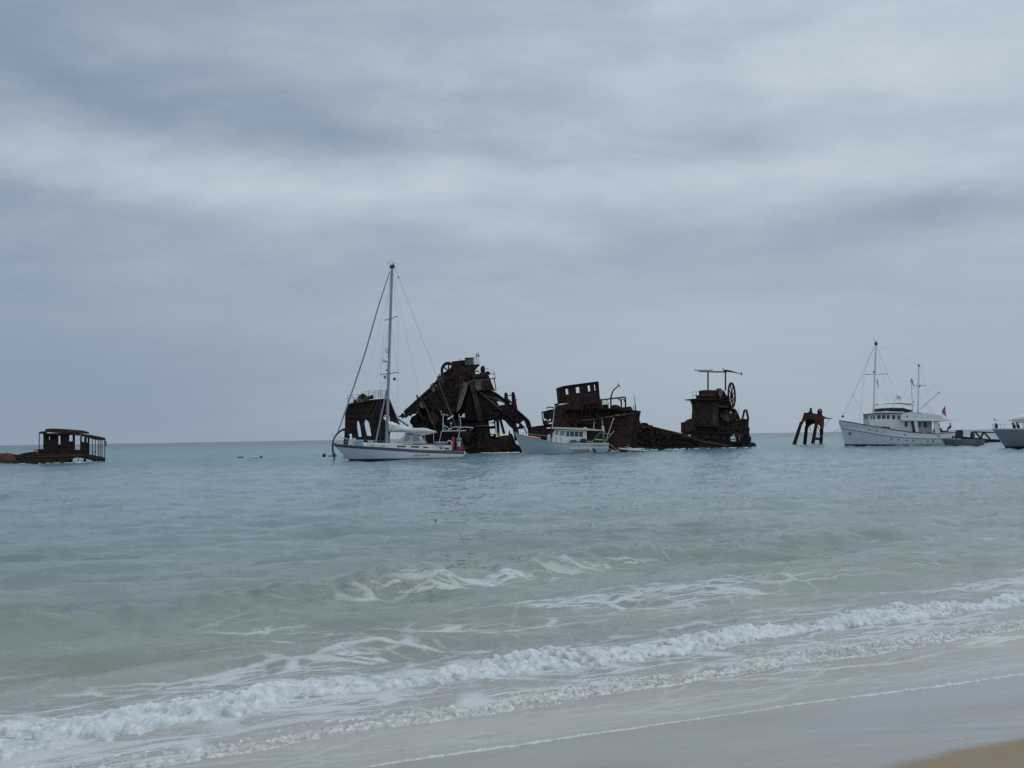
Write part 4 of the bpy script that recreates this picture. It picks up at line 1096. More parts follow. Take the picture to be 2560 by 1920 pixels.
link('bridge_roof', MB().prism([F.pts([(784, 286), (862, 260), (1110, 226), (1366, 192), (1368, 206), (1110, 240), (864, 274), (786, 300)])], .1, 3.6), 'rust', t)
for (x, y, x2, y2) in ((790, 290, 812, 522), (1362, 200, 1384, 470)):
    link('corner_post', MB().prism([F.pts([(x, y), (x + 16, y - 3), (x2 + 16, y2 - 3), (x2, y2)])], .12, 3.4), 'rust', t)
for w_ in win:
    q = F.pts(w_); mb = MB()
    for i in range(4): mb.bar(Vector((q[i].x, .24, q[i].z)), Vector((q[(i + 1) % 4].x, .24, q[(i + 1) % 4].z)), .07, .1)
    link('window_frame', mb, 'rust', t)
for pth, r_ in (([(1400, 468), (1560, 446), (1762, 424)], .12), ([(1700, 458), (1708, 530), (1706, 600)], .12), ([(1764, 424), (1768, 520), (1770, 600)], .13), ([(1656, 446), (1690, 462), (1704, 500)], .1), ([(1762, 500), (1750, 462), (1712, 452), (1706, 500)], .09)):
    link('gantry_bar', MB().tube(F.pts(pth, b=1.0), r_, 7), 'rust_dark', t)
link('davit', MB().tube(F.pts([(1556, 590), (1555, 440), (1568, 380), (1592, 325), (1640, 278), (1688, 254), (1692, 276)], b=1.5), [.13, .12, .11, .10, .09, .08, .05], 8), 'rust_dark', t)
link('davit', MB().tube(F.pts([(626, 600), (626, 574), (650, 570), (700, 574), (735, 586)], b=.6), .09, 7), 'rust_dark', t)
bird(F, ((1664, 262), 3), .48, 1, 'black bird perched near the tip of the curved davit', 'birds on the wrecks', 1.5)
link('drum', MB().tube([F.at((735, 535), b=1), F.at((792, 530), b=1)], F.len(15), 10), 'rust_dark', t)
for pg in ([(1548, 600), (1560, 548), (1640, 540), (1690, 575), (1700, 612)], [(1780, 612), (1790, 565), (1835, 560), (1862, 600), (1870, 625)], [(1440, 585), (1452, 530), (1500, 530), (1516, 560), (1520, 592)], [(1700, 612), (1712, 572), (1752, 570), (1760, 614)]):
    link('deck_winch', MB().prism([rag(F.pts(pg, b=1.4), .3, .08, pg[0][0])], .9, 2.2), 'rust_dark' if pg[0][0] < 1600 else 'rust', t)
railing(t, F, F.pts([(1440, 520), (1488, 525), (1516, 590)], b=.6), F.pts([(1440, 470), (1496, 460), (1522, 520)], b=.6), (.4,), .04)
link('aerial', MB().tube(F.pts([(1918, 630), (1910, 530), (1890, 382)], b=2.5), [.1, .06, .03], 6), 'rust_dark', t)
railing(t, F, F.pts([(1842, 612), (1888, 622), (1912, 628)], b=2.2), F.pts([(1838, 566), (1880, 552), (1902, 545)], b=2.2), (.5,), .028)
link('pale_scrap', MB().prism([rag(F.pts([(1600, 690), (1640, 676), (1662, 684), (1640, 700)]), .2, .03, 3)], -.1, .3), 'rust_pale', t)
link('debris', clutter(F, [(600, 650), (1380, 480), (1900, 660), (1860, 1200), (420, 1200)], 70, -.05, 9, .35), 'rust_red', t)['kind'] = 'stuff'

# ---- engine section with the great wheel
F = Frame(171, 1700, 12, 4)
t = thing('wreck', 'dark wreck with flared tower, big spoked wheel and overhead beam, right of bridge wreck', 'shipwreck', F)
slope = [(150, 1440), (195, 1050), (180, 1030), (215, 975), (240, 938), (250, 985), (282, 992), (420, 1022), (600, 1068), (780, 1112), (950, 1152), (1200, 1238), (1500, 1290), (1700, 1342), (1720, 1440)]
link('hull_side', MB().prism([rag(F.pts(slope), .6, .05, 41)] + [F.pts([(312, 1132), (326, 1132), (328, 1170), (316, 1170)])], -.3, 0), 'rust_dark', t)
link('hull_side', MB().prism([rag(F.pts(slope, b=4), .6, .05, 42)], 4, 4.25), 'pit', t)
link('deck_edge', MB().tube(F.pts([(430, 1030), (600, 1072), (780, 1114), (955, 1156)], b=-.2), F.len(14), 8), 'rust', t)
link('sloping_deck', MB().prism([F.pts([(282, 992), (600, 1068), (950, 1152), (1200, 1238), (1200, 1256), (950, 1170), (600, 1086), (282, 1010)])], -.2, 4.2), 'rust', t)
link('pipe', MB().tube(F.pts([(750, 1125), (960, 1180), (1190, 1250)], b=-.5), F.len(15), 8), 'rust_mix', t)
link('pipe', MB().tube(F.pts([(1190, 1250), (1440, 1290), (1660, 1340)], b=-.5), F.len(8), 7), 'rust_pale', t)
link('fairlead_block', MB().prism([rag(F.pts([(276, 1000), (282, 962), (350, 968), (372, 990), (400, 1008), (430, 998), (436, 1036)]), .3, .03, 43)] + [F.pts([(320, 978), (338, 980), (338, 996), (322, 996)])], -.2, .6), 'rust_dark', t)
link('scrap_plate', MB().prism([rag(F.pts([(380, 1200), (430, 1185), (480, 1210), (450, 1240), (400, 1240)]), .2, .04, 44)], -.5, -.3), 'rust_mix', t)
link('scrap_plate', MB().prism([rag(F.pts([(240, 1020), (380, 1030), (385, 1050), (250, 1045)]), .3, .03, 45)], -.6, -.3), 'rust_mix', t)
link('debris', clutter(F, [(200, 1060), (420, 1040), (950, 1170), (1400, 1300), (200, 1350)], 120, -.4, 11, .4), 'rust_dark', t)['kind'] = 'stuff'
base_ = [(890, 1104), (940, 1095), (1112, 1010), (1450, 1015), (1450, 900), (1650, 870), (1770, 905), (1920, 908), (1926, 1150), (1958, 1200), (1950, 1260), (2020, 1290), (2030, 1310), (2040, 1420), (1500, 1430), (1000, 1300), (945, 1150)]
bh = [[(1636, 1152), (1700, 1138), (1742, 1160), (1744, 1235), (1712, 1266), (1680, 1252), (1636, 1240)], [(1762, 1192), (1784, 1182), (1808, 1204), (1792, 1238), (1766, 1232)], [(972, 1158), (1040, 1140), (1042, 1186)], [(1078, 1122), (1096, 1120), (1096, 1180), (1082, 1196)], [(1226, 1120), (1238, 1120), (1238, 1132), (1228, 1132)]]
link('engine_casing', MB().prism([rag(F.pts(base_), .5, .07, 46)] + [F.pts(h) for h in bh], .3, .6), 'rust_dark', t)
link('engine_casing', MB().prism([rag(F.pts(base_, b=3.2), .5, .07, 47)] + [F.pts([(p[0] + (p[0] - h[0][0]) * .1, p[1]) for p in h], b=3.2) for h in bh[:4]], 3.2, 3.5), 'rust_dark', t)
link('casing_top', MB().prism([F.pts([(1450, 920), (1650, 905), (1920, 908), (1920, 925), (1650, 925), (1450, 940)])], .2, 3.4), 'rust', t)
for x in (1500, 1580, 1655, 1790, 1860):
    link('casing_rib', MB().prism([F.pts([(x, 930), (x + 12, 930), (x + 14, 1100), (x + 2, 1100)])], .1, .3), 'rust', t)
for y in (1040, 1108):
    link('casing_stringer', MB().prism([F.pts([(1110, y), (1920, y + 10), (1920, y + 24), (1110, y + 12)])], .12, .3), 'rust', t)
link('orange_patch', MB().prism([rag(F.pts([(1700, 1130), (1790, 1120), (1840, 1150), (1840, 1190), (1770, 1190)]), .3, .04, 48)], .05, .3), 'rust_hot', t)
link('side_tank', MB().prism([rag(F.pts([(940, 1100), (938, 960), (1000, 945), (1030, 918), (1080, 896), (1110, 960), (1112, 1100)]), .5, .04, 49)], .1, 2.0), 'rust', t)
cone = F.pts([(1110, 606), (1130, 640), (1146, 690), (1150, 760), (1142, 880), (1128, 975), (1108, 1012), (1448, 1018), (1444, 900), (1452, 720), (1440, 602)])
link('tower', MB().prism([cone], -.2, 3.0), 'rust_mix', t)
link('tower_panel', MB().prism([F.pts([(1160, 620), (1330, 620), (1330, 1000), (1150, 990), (1166, 760)])], -.32, -.2), 'rust_dark', t)
link('tower_panel', MB().prism([F.pts([(1350, 700), (1438, 700), (1436, 1008), (1346, 1006)])], -.3, -.2), 'rust_mix', t)
link('tower_foot', MB().prism([F.pts([(1105, 1000), (1450, 1006), (1452, 1024), (1105, 1018)])], -.5, 3.2), 'rust', t)
link('platform', MB().prism([F.pts([(1042, 596), (1445, 598), (1445, 612), (1100, 614), (1044, 608)])], -1.0, 3.2), 'rust_dark', t)
railing(t, F, F.pts([(1056, 598), (1112, 598), (1166, 598), (1216, 598)], b=-.9), F.pts([(1056, 488), (1112, 488), (1166, 488), (1218, 490)], b=-.9), (.5,), .03)
link('engine_block', MB().prism([F.pts([(1226, 462), (1424, 464), (1446, 596), (1182, 592), (1184, 552), (1228, 542)])], -.4, 2.2), 'rust', t)
link('ledge', MB().prism([F.pts([(1172, 536), (1352, 540), (1352, 552), (1172, 550)])], -.7, 2.3), 'rust_pale', t)
link('motor', MB().ball(F.at((1462, 510), b=.4), (F.len(58), 1.0, F.len(80)), 16, 10), 'rust', t)
link('motor_face', MB().prism([F.pts([(1425, 450), (1462, 440), (1500, 480), (1480, 520), (1462, 600), (1440, 560), (1418, 500)])], -.72, -.55), 'rust_pale', t)
link('gear_case', MB().prism([rag(F.pts([(1440, 520), (1540, 470), (1590, 560), (1610, 660), (1680, 740), (1450, 722)]), .4, .05, 50)], -.1, 1.6), 'rust', t)
link('gear_case', MB().prism([rag(F.pts([(1440, 722), (1720, 742), (1772, 905), (1640, 910), (1450, 925)]), .4, .04, 51)] + [F.pts([(1650, 792), (1688, 780), (1692, 826), (1660, 830)])], .6, 1.0), 'rust_dark', t)
link('cross_beam', MB().prism([F.pts([(1430, 708), (1560, 716), (1560, 728), (1430, 722)])], -.6, .6), 'rust_pale', t)
torn = F.pts([(1462, 852), (1530, 800), (1600, 800), (1640, 850), (1712, 806), (1722, 826), (1690, 890), (1600, 946), (1560, 940), (1510, 915)])
link('torn_sheet', MB().prism([rag(torn, .3, .03, 52)], -.3, -.2), 'rust_mix', t)
link('torn_sheet', MB().prism([rag(F.pts([(1680, 895), (1700, 890), (1760, 935), (1748, 940)]), .3, .02, 53)], -.3, -.2), 'rust_pale', t)
for x in (1290, 1558):
    link('mast_post', MB().tube(F.pts([(x, 470), (x, 320), (x, 172)], b=.8), F.len(12.5), 8), 'rust_dark', t)
link('top_beam', MB().prism([F.pts([(1174, 166), (1600, 170), (1600, 188), (1400, 186), (1174, 178)])], .6, 1.0), 'rust_dark', t)
link('top_rod', MB().tube(F.pts([(1078, 156), (1220, 158), (1362, 156)], b=.8), .07, 6), 'rust_dark', t)
link('jib', MB().tube(F.pts([(1535, 160), (1600, 168), (1700, 188), (1790, 212)], b=.8), [.16, .18, .10, .05], 7), 'rust_dark', t)
link('jib_sheave', MB().tube([F.at((1803, 186), b=.8), F.at((1803, 200), b=.8), F.at((1803, 220), b=.8), F.at((1803, 238), b=.8)], [.04, .12, .12, .04], 8), 'rust_dark', t)
bird(F, ((1520, 162), 4), .5, -1, 'black bird perched on the overhead beam above the big wheel', 'birds on the wrecks', .8)
cw = F.at((1655, 540), b=-.5)
spoked_wheel(t, F, cw, F.len(200), F.len(200), F.len(32), .24, 8, 62 - 12, 'rust', 'flywheel', .3, .13)
link('strut', MB().bar(F.at((1700, 760), b=.3), F.at((1770, 905), b=.3), .35, .3), 'rust_dark', t)
for pth in ([(1818, 912), (1850, 772)], [(1850, 770), (1880, 770)], [(1880, 770), (1910, 912)]):
    q = F.pts(pth, b=.8); link('goalpost_bar', MB().bar(q[0], q[1], .26, .3), 'rust_mix' if pth[0][0] < 1830 else 'rust_dark', t)
link('aerial', MB().tube(F.pts([(1756, 860), (1759, 718)], b=.8), .035, 6), 'rust_dark', t)
mb = MB()
L1, L2 = F.pts([(1106, 940), (1116, 800)], b=-.1), F.pts([(1126, 940), (1134, 800)], b=-.1)
mb.tube(L1, .03, 5); mb.tube(L2, .03, 5)
for k in range(7): mb.tube([L1[0].lerp(L1[1], k / 7 + .07), L2[0].lerp(L2[1], k / 7 + .07)], .025, 5)
link('ladder', mb, 'rust', t)
link('debris', clutter(F, [(1120, 1040), (1920, 1030), (1950, 1330), (1100, 1250)], 80, .25, 13, .35), 'rust_dark', t)['kind'] = 'stuff'
link('debris', clutter(F, [(1440, 540), (1700, 560), (1760, 900), (1450, 900)], 50, -.15, 14, .3), 'rust', t)['kind'] = 'stuff'
link('fallen_plate', MB().prism([rag(F.pts([(1900, 1300), (1950, 1270), (1985, 1266), (2022, 1296), (2030, 1400), (1900, 1400)]), .3, .08, 54)], -.2, .8), 'rust_dark', t)

# ---- lone trestle
F = Frame(201, 2015, -14, 9)
t = thing('trestle_wreck', 'lone rusty arched trestle on four leaning legs, left of the motor yacht', 'wreckage', F)
body = F.pts([(598, 378), (720, 372), (860, 388), (960, 412), (1040, 420), (1140, 452), (1192, 520), (1186, 700), (1172, 790), (1150, 900), (1085, 830), (1040, 745), (1000, 735), (940, 690), (905, 610), (850, 575), (740, 570), (650, 598), (590, 640), (500, 800), (455, 800), (540, 545)])
link('head_plate', MB().prism([rag(body, .5, .02, 61)], -.4, -.1), 'rust_hot', t)
link('inner_plate', MB().prism([F.pts([(610, 560), (900, 560), (960, 690), (830, 720), (740, 790), (700, 880), (630, 880), (640, 700)], b=2)], 2.0, 2.3), 'rust_dark', t)
link('top_plate', MB().prism([F.pts([(598, 376), (960, 410), (1140, 450), (1140, 470), (960, 430), (598, 396)])], -.4, 2.3), 'rust', t)
for (x0, y0, x1, y1, w0, w1, b_, mt) in ((520, 640, 262, 1440, 92, 128, -.25, 'rust_red'), (672, 760, 598, 1440, 96, 112, 2.0, 'rust_dark'), (968, 640, 826, 1440, 92, 112, -.25, 'rust_red'), (1128, 700, 1082, 1440, 100, 98, 1.6, 'rust_dark')):
    link('leg', MB().prism([F.pts([(x0 - w0 / 2, y0), (x0 + w0 / 2, y0), (x1 + w1 / 2, y1), (x1 - w1 / 2, y1)], b=b_)], b_ - .3, b_ + .3), mt, t)
link('crossbar', MB().bar(F.at((890, 1135), b=.2), F.at((1080, 1165), b=1.4), F.len(75), .3), 'rust_dark', t)
link('turret', MB().tube([F.at((785, 400), b=.6), F.at((785, 340), b=.6), F.at((795, 325), b=.6), F.at((795, 236), b=.6)], [F.len(58), F.len(55), F.len(34), F.len(32)], 10), 'rust_dark', t)
ear = F.pts([(995, 440), (990, 330), (1010, 285), (1045, 258), (1085, 256), (1122, 285), (1136, 330), (1128, 450)])
link('lifting_eye', MB().prism([ear, F.pts([(1055, 300), (1068, 288), (1084, 300), (1084, 316), (1068, 324), (1056, 316)])], .2, .8), 'rust_dark', t)
link('arm', MB().tube(F.pts([(1140, 510), (1230, 532), (1330, 548), (1440, 552)]), [.3, .16, .1, .06], 7), 'rust_dark', t)
link('guy', MB().tube(F.pts([(1362, 566), (1170, 792)]), .035, 5), 'rust_dark', t)
link('hanging_rod', MB().tube(F.pts([(765, 780), (782, 930)], b=1.0), .06, 6), 'rust_dark', t)
link('brace', MB().tube([F.at((1000, 780), b=0), F.at((1075, 960), b=1.4)], .07, 6), 'rust_dark', t)

# ---- lattice boom lying in the water behind the tender
F = Frame(182, 2440, 0, 15)
t = thing('lattice_wreck', 'dark lattice boom lying in the water behind the aluminium tender', 'wreckage', F)
link('chord', MB().bar(F.at((1690, 925)), F.at((2560, 962)), F.len(34), .35), 'rust_dark', t)
link('chord', MB().prism([rag(F.pts([(1340, 1060), (1500, 1080), (1740, 1100), (2000, 1125), (2560, 1165), (2600, 1235), (2300, 1230), (1960, 1250), (1340, 1250)]), .5, .04, 70)], -.4, .5), 'rust_dark', t)
for p, q in (((1730, 940), (1880, 1110)), ((1960, 945), (1885, 1110)), ((1985, 945), (2160, 1140))):
    link('diagonal', MB().bar(F.at(p), F.at(q), F.len(38), .3), 'rust_mix', t)
link('gusset', MB().prism([F.pts([(1680, 905), (1745, 910), (1740, 955), (1690, 945)])], -.25, .25), 'rust', t)
link('gusset', MB().prism([F.pts([(1940, 922), (2010, 928), (2000, 968), (1945, 960)])], -.25, .25), 'rust', t)

# ---- half sunk deck house at far left
F = Frame(134, 130, 22, 6)
t = thing('deckhouse_wreck', 'low rusty barge with an open sided deck house, at far left', 'shipwreck', F)
hp = [(-160, 690), (200, 700), (340, 712), (500, 672), (640, 655), (720, 668), (1000, 690), (1500, 690), (1640, 705), (1800, 738), (1942, 772), (1942, 838), (1880, 842), (1735, 838), (1660, 810), (1590, 795), (1480, 768), (1370, 772), (1340, 800), (1332, 900), (-160, 900)]
link('barge_side', MB().prism([rag(F.pts(hp), .5, .03, 80)] + [F.pts([(1034, 780), (1052, 780), (1052, 846), (1034, 848)]), F.pts([(1272, 800), (1300, 802), (1310, 825), (1304, 848), (1272, 848)])], -.2, 0), 'rust', t)
link('barge_side', MB().prism([rag(F.pts(hp, b=3.4), .5, .03, 81)], 3.4, 3.6), 'rust_dark', t)
link('barge_deck', MB().prism([F.pts([(340, 712), (640, 668), (1000, 700), (1500, 702), (1640, 716), (1942, 784), (1942, 800), (1640, 735), (1500, 720), (1000, 718), (340, 730)])], -.1, 3.5), 'rust_dark', t)
hump = []
for k in range(9):
    a = k / 8
    x = F.at((-170 + 520 * a, 800)).x
    hh_ = 1.0 - .75 * max(0, (a - .72) / .28) ** 1.5
    top = F.at((0, 688)).z
    hump.append([Vector((x, -.9 + 1.9 * (1 - math.cos(math.pi * q / 6)) / 2 * 1.2, -.3 + (top + .3) * hh_ * math.sin(math.pi * q / 6) ** .6)) for q in range(7)])
link('orange_tank', MB().loft(hump, True, True, False), 'rust_hot', t, label='orange rust boiler shell')
link('rust_streak', MB().prism([rag(F.pts([(430, 738), (700, 742), (1100, 728), (1500, 716), (1640, 720), (1640, 738), (1500, 738), (1100, 752), (700, 762), (430, 752)]), .4, .015, 82)], -.28, -.2), 'rust_hot', t)
link('rust_streak', MB().prism([rag(F.pts([(620, 690), (700, 672), (740, 690), (690, 716)]), .3, .02, 83)], -.28, -.2), 'rust_hot', t)
wall = F.pts([(802, 322), (1100, 330), (1400, 345), (1640, 405), (1640, 712), (1500, 700), (802, 692)])
wh = [[(890, 370), (914, 370), (914, 442), (890, 444)], [(964, 368), (994, 368), (994, 440), (966, 440)], [(1034, 362), (1048, 362), (1048, 436), (1036, 436)], [(1066, 362), (1108, 360), (1110, 522), (1066, 524)], [(1120, 400), (1130, 400), (1132, 520), (1122, 520)],
      [(1060, 560), (1086, 544), (1100, 600), (1070, 590)], [(1112, 560), (1126, 556), (1128, 606), (1114, 600)], [(1148, 590), (1172, 540), (1180, 596), (1156, 604)], [(1188, 544), (1202, 560), (1200, 606), (1186, 600)], [(1214, 536), (1230, 536), (1232, 606), (1216, 606)],
      [(1268, 352), (1334, 350), (1336, 464), (1268, 466)], [(1376, 352), (1430, 350), (1476, 366), (1474, 626), (1376, 622)], [(1504, 376), (1552, 384), (1550, 478), (1506, 474)], [(1594, 400), (1614, 404), (1614, 488), (1596, 486)]]
link('house_wall', MB().prism([wall] + [F.pts(h) for h in wh], .3, .4), 'rust_dark', t)
link('house_wall', MB().prism([[Vector((p.x, 2.6, p.z)) for p in wall]] + [[Vector((p.x, 2.6, p.z)) for p in F.pts(h)] for h in (wh[0], wh[3], wh[10], wh[11], wh[12], wh[13])], 2.5, 2.6), 'rust_dark', t)
for x, y0, y1, w_ in ((1048, 330, 690, 14), (1130, 330, 560, 8), (1352, 345, 640, 22), (1486, 365, 690, 18), (930, 330, 690, 12), (800, 325, 690, 8)):
    link('wall_post', MB().prism([F.pts([(x - w_ / 2, y0), (x + w_ / 2, y0), (x + w_ / 2, y1), (x - w_ / 2, y1)])], .12, .3), 'rust', t)
link('roof', MB().prism([F.pts([(834, 240), (900, 234), (1020, 230), (1300, 246), (1480, 262), (1560, 272), (1636, 298), (1636, 325), (1450, 318), (1000, 306), (834, 292)])], .1, 3.0), 'rust_mix', t)
link('roof_edge', MB().prism([F.pts([(714, 300), (740, 288), (840, 278), (845, 310), (900, 318), (1130, 312), (1450, 322), (1560, 332), (1700, 352), (1850, 380), (1945, 408), (1946, 442), (1840, 446), (1760, 440), (1600, 395), (1450, 350), (1130, 336), (900, 340), (720, 322)])], -.1, 3.2), 'rust_mix', t)
for x, y0, y1 in ((723, 305, 660), (1642, 395, 716), (1700, 420, 722), (1756, 430, 735), (1812, 440, 745), (1845, 440, 748), (1880, 440, 760), (1932, 430, 800)):
    for b_ in ((-.05,) if x not in (723, 1932, 1756) else (-.05, 3.1)):
        link('roof_post', MB().prism([F.pts([(x - 8, y0), (x + 8, y0), (x + 8, y1), (x - 8, y1)], b=b_)], b_, b_ + .14), 'rust_dark', t)
link('white_locker', MB().prism([F.pts([(1912, 460), (1964, 458), (1966, 552), (1916, 556)])], -.2, .3), 'rust_pale', t)
for pth in ([(1440, 850), (1452, 790), (1470, 770)], [(1530, 850), (1545, 800), (1560, 790)]):
    link('stay', MB().tube(F.pts(pth, b=1), .035, 5), 'rust_dark', t)
link('stub_post', MB().prism([F.pts([(1540, 790), (1588, 795), (1584, 850), (1548, 850)])], .3, .8), 'rust_dark', t)
for x in (636, 666, 126):
    link('pin', MB().tube(F.pts([(x, 690 if x < 200 else 660), (x + 2, 650 if x < 200 else 604)]), .04, 6), 'rust_dark', t)
for p in ((1010, 650), (1150, 650), (1250, 640), (740, 660)):
    link('machinery', MB().box(F.at(p, b=1) - Vector((.3, .3, .25)), F.at(p, b=1) + Vector((.35, .4, .35))), 'rust_dark', t)
for sx, sy, ex_, ey_ in ((1700, 640, 1720, 700), (1735, 690, 1760, 640)):
    link('bent_rod', MB().tube(F.pts([(sx, sy), ((sx + ex_) / 2, (sy + ey_) / 2 - 10), (ex_, ey_)]), .03, 5), 'rust_dark', t)

# ---- wash and scum of foam where the swell meets the wrecks
r = random.Random(21); mb = MB()
for D, x0, x1, n in ((157.5, 1205, 1268, 26), (158, 1262, 1300, 8), (159, 1060, 1200, 14), (164, 1590, 1700, 14), (169, 1700, 1890, 16), (133, 10, 250, 20), (155, 1520, 1570, 8), (199, 1975, 2060, 8), (148, 600, 660, 12)):
    for i in range(n):
        px = r.uniform(x0, x1); X_ = (px - 1280) / 2560 * D; Y_ = D - r.uniform(.4, 2.2)
        mb.ball((X_, Y_, .02), (r.uniform(.12, .7), r.uniform(.1, .35), r.uniform(.04, .12)), 8, 5)
me = bpy.data.meshes.new('wash_foam'); me.from_pydata(mb.v, [], mb.f); me.update(); me.polygons.foreach_set('use_smooth', [True] * len(me.polygons))
o = bpy.data.objects.new('wash_foam', me); scene.collection.objects.link(o); me.materials.append(M['foam'])
o['kind'] = 'stuff'; o['label'] = 'small patches of white wash round the wrecks at the waterline'
# ================================================================ THE BOATS
# ---- white sailing yacht
F = Frame(114, 1000, 0, 7)
t = thing('sailing_yacht', 'white sloop with tall single mast, furled sails and dark rubbing strake', 'sailboat', F)
sheer = [(78, 492), (300, 512), (600, 530), (1000, 553), (1400, 580), (1800, 594), (2098, 602)]
stem = [(70, 482), (110, 530), (180, 600), (290, 710), (345, 762), (430, 850)]
stern = [(2100, 600), (2104, 640), (2088, 672), (2040, 710), (1990, 738), (1800, 800)]
mb, dk, S, vz, us = hull(F, 7, sheer, stem, stern, 4.1, 0.5, 0.62, -0.6, 44, 14)
link('hull', mb, 'white', t)
link('deck', dk, 'deck', t)
sh = lambda u: S(u, 0, 1).z
link('rubbing_strake', band(S, vz, us, lambda u: sh(u) - F.len(30), lambda u: sh(u) + .03, .05), 'rubrail', t)
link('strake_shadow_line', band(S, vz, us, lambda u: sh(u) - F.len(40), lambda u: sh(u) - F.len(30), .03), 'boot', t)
link('boot_stripe', band(S, vz, us, -.58, F.at((900, 712)).z, .035), 'boot', t)
link('cove_line', band(S, vz, us, F.at((900, 722)).z, F.at((900, 715)).z, .05, 0, .95), 'rubrail', t)
# coachroof
N = 26
def coach(u):
    x = F.at((540, 500)).x + (F.at((1900, 500)).x - F.at((540, 500)).x) * u
    zt = F.at((540 + 1360 * u, 478 + 44 * u)).z
    zb = S(.5, 0, 1).z - .25
    wd = 1.35 * min(1, (.35 + 2.2 * u)) * (1 - .15 * u)
    if u > .9: zt -= 0
    return [Vector((x, -wd, zb)), Vector((x, -wd * .97, zt - .12)), Vector((x, -wd * .86, zt)), Vector((x, 0, zt + .07)), Vector((x, wd * .86, zt)), Vector((x, wd * .97, zt - .12)), Vector((x, wd, zb))]
link('coachroof', MB().loft([coach(i / N) for i in range(N + 1)], False, True, False), 'white', t)
for x0, x1, y0, y1 in ((682, 748, 509, 521), (842, 908, 511, 524), (1080, 1210, 513, 538), (1296, 1414, 520, 546), (1476, 1552, 526, 550), (1726, 1770, 542, 564), (1800, 1872, 546, 570)):
    u = ((x0 + x1) / 2 - 540) / 1360; wd = 1.35 * min(1, (.35 + 2.2 * u)) * (1 - .15 * u)
    q = F.pts([(x0, y0), (x1, y0 + 4), (x1, y1), (x0, y1 - 4)])
    for sgn in (-1, 1):
        link('cabin_window', MB().prism([q], sgn * (wd + .015), sgn * (wd - .03)), 'glass', t)
# mast and rig
mp = F.pts([(495, 1470), (503, 1100), (519, 600), (535, 128)], 1)
mast = link('mast', MB().tube(mp, [.19, .165, .15, .135], 12), 'mast', t)
link('mast_head', MB().prism([F.pts([(515, 150), (520, 128), (545, 122), (555, 135), (550, 150)], 1)], -.15, .15), 'dark', mast)
link('aerial', MB().tube(F.pts([(543, 125), (544, 108)], 1), .045, 6), 'dark', mast)
link('wind_vane', MB().tube(F.pts([(528, 125), (510, 112), (498, 106)], 1), .02, 5), 'wire', mast)
link('wind_vane', MB().bar(F.at((496, 102), 1), F.at((500, 112), 1), .06, .06), 'wire', mast)
link('anchor_light', MB().ball(F.at((531, 98), 1), .06, 8, 6), 'wire', mast)
link('shroud_block', MB().prism([F.pts([(516, 138), (524, 136), (524, 146), (516, 150)], 1)], -.1, .1), 'black', mast)
for y, xa, xb, yy in ((928, 432, 591, -2), (520, 467, 586, -5)):
    q = [F.at((xa, y + 3), 1), F.at(((xa + xb) / 2 + 4, y + 2), 1), F.at((xb, y + yy), 1)]
    q[0].y, q[2].y = 1.5, -1.5
    link('spreader', MB().tube(q, .05, 6), 'mast', mast)
link('radar', MB().loft([[F.at((x, y), 1) * 1 + Vector((0, r_ * math.sin(2 * math.pi * k / 12), 0)) + Vector((r_ * math.cos(2 * math.pi * k / 12), 0, 0)) for k in range(12)] for x, y, r_ in ((484, 846, .12), (484, 838, .36), (484, 824, .36), (484, 814, .24))]), 'white', mast)
link('radar_reflector', MB().tube(F.pts([(495, 735), (495, 740), (495, 772), (495, 778)], 1), [.06, .16, .16, .06], 10), 'white', mast)
link('steaming_light', MB().ball(F.at((496, 905), 1), .1, 8, 6), 'dark', mast)
def wire(P, r=.012, b=None, nm='stay', mat='wire', par=None):
    return link(nm, MB().tube(P, r * .58, 4), mat, par or t)
top = F.at((530, 140), 1)
deckz = S(.45, 0, 1).z + .1
fs = F.pts([(517, 172), (430, 440), (330, 790), (205, 1160), (133, 1362)], 1)
link('furled_headsail', MB().tube(fs, [.05, .075, .085, .085, .06], 8), 'mast', t)
wire([fs[-1], F.at((72, 482), 7)], .04)
link('spinnaker_pole', MB().tube(F.pts([(493, 1050), (412, 1442)], 1), .085, 8), 'alu', t)
wire([F.at((520, 180), 1), F.at((495, 1050), 1) + Vector((-.2, 0, 0))], .015)
for sg in (-1, 1):
    xs = (588, 590) if sg < 0 else (469, 434)
    U, L_ = F.at((xs[0], 519), 1), F.at((xs[1], 928), 1)
    U.y = L_.y = sg * 1.5
    chain = F.at((585 if sg < 0 else 430, 1440), 1); chain.y = sg * 1.75
    wire([top, U, L_, chain], .016)
    wire([F.at((508, 925), 1), Vector((chain.x + .5, sg * 1.7, chain.z))], .013)
    wire([F.at((520, 520), 1), L_], .012)
wire([top, F.at((735, 1075), 1), F.at((860, 1352), 1)], .013, nm='topping_lift')
for sg in (-1, 1):
    q = S(1, 0, sg); q.z += .2
    wire([F.at((556, 150), 1), q], .013, nm='backstay')
wire([F.at((556, 160), 1), F.at((583, 216), 1)], .02)
link('insulator', MB().tube(F.pts([(579, 208), (585, 224)], 1), .06, 6), 'dark', t)
for x0, y0, x1, y1 in ((506, 330, 330, 1050), (506, 560, 410, 1000), (500, 925, 255, 1430), (500, 925, 320, 1430)):
    wire([F.at((x0, y0), 1), F.at((x1, y1), 1)], .010, nm='halyard')
link('courtesy_flag', MB().prism([F.pts([(474, 948), (496, 946), (496, 970), (478, 968)], 1)], -.55, -.53), 'pennant', mast)
link('day_shape', MB().ball(F.at((552, 970), 1), (.20, .2, .17), 10, 7), 'ink', mast)
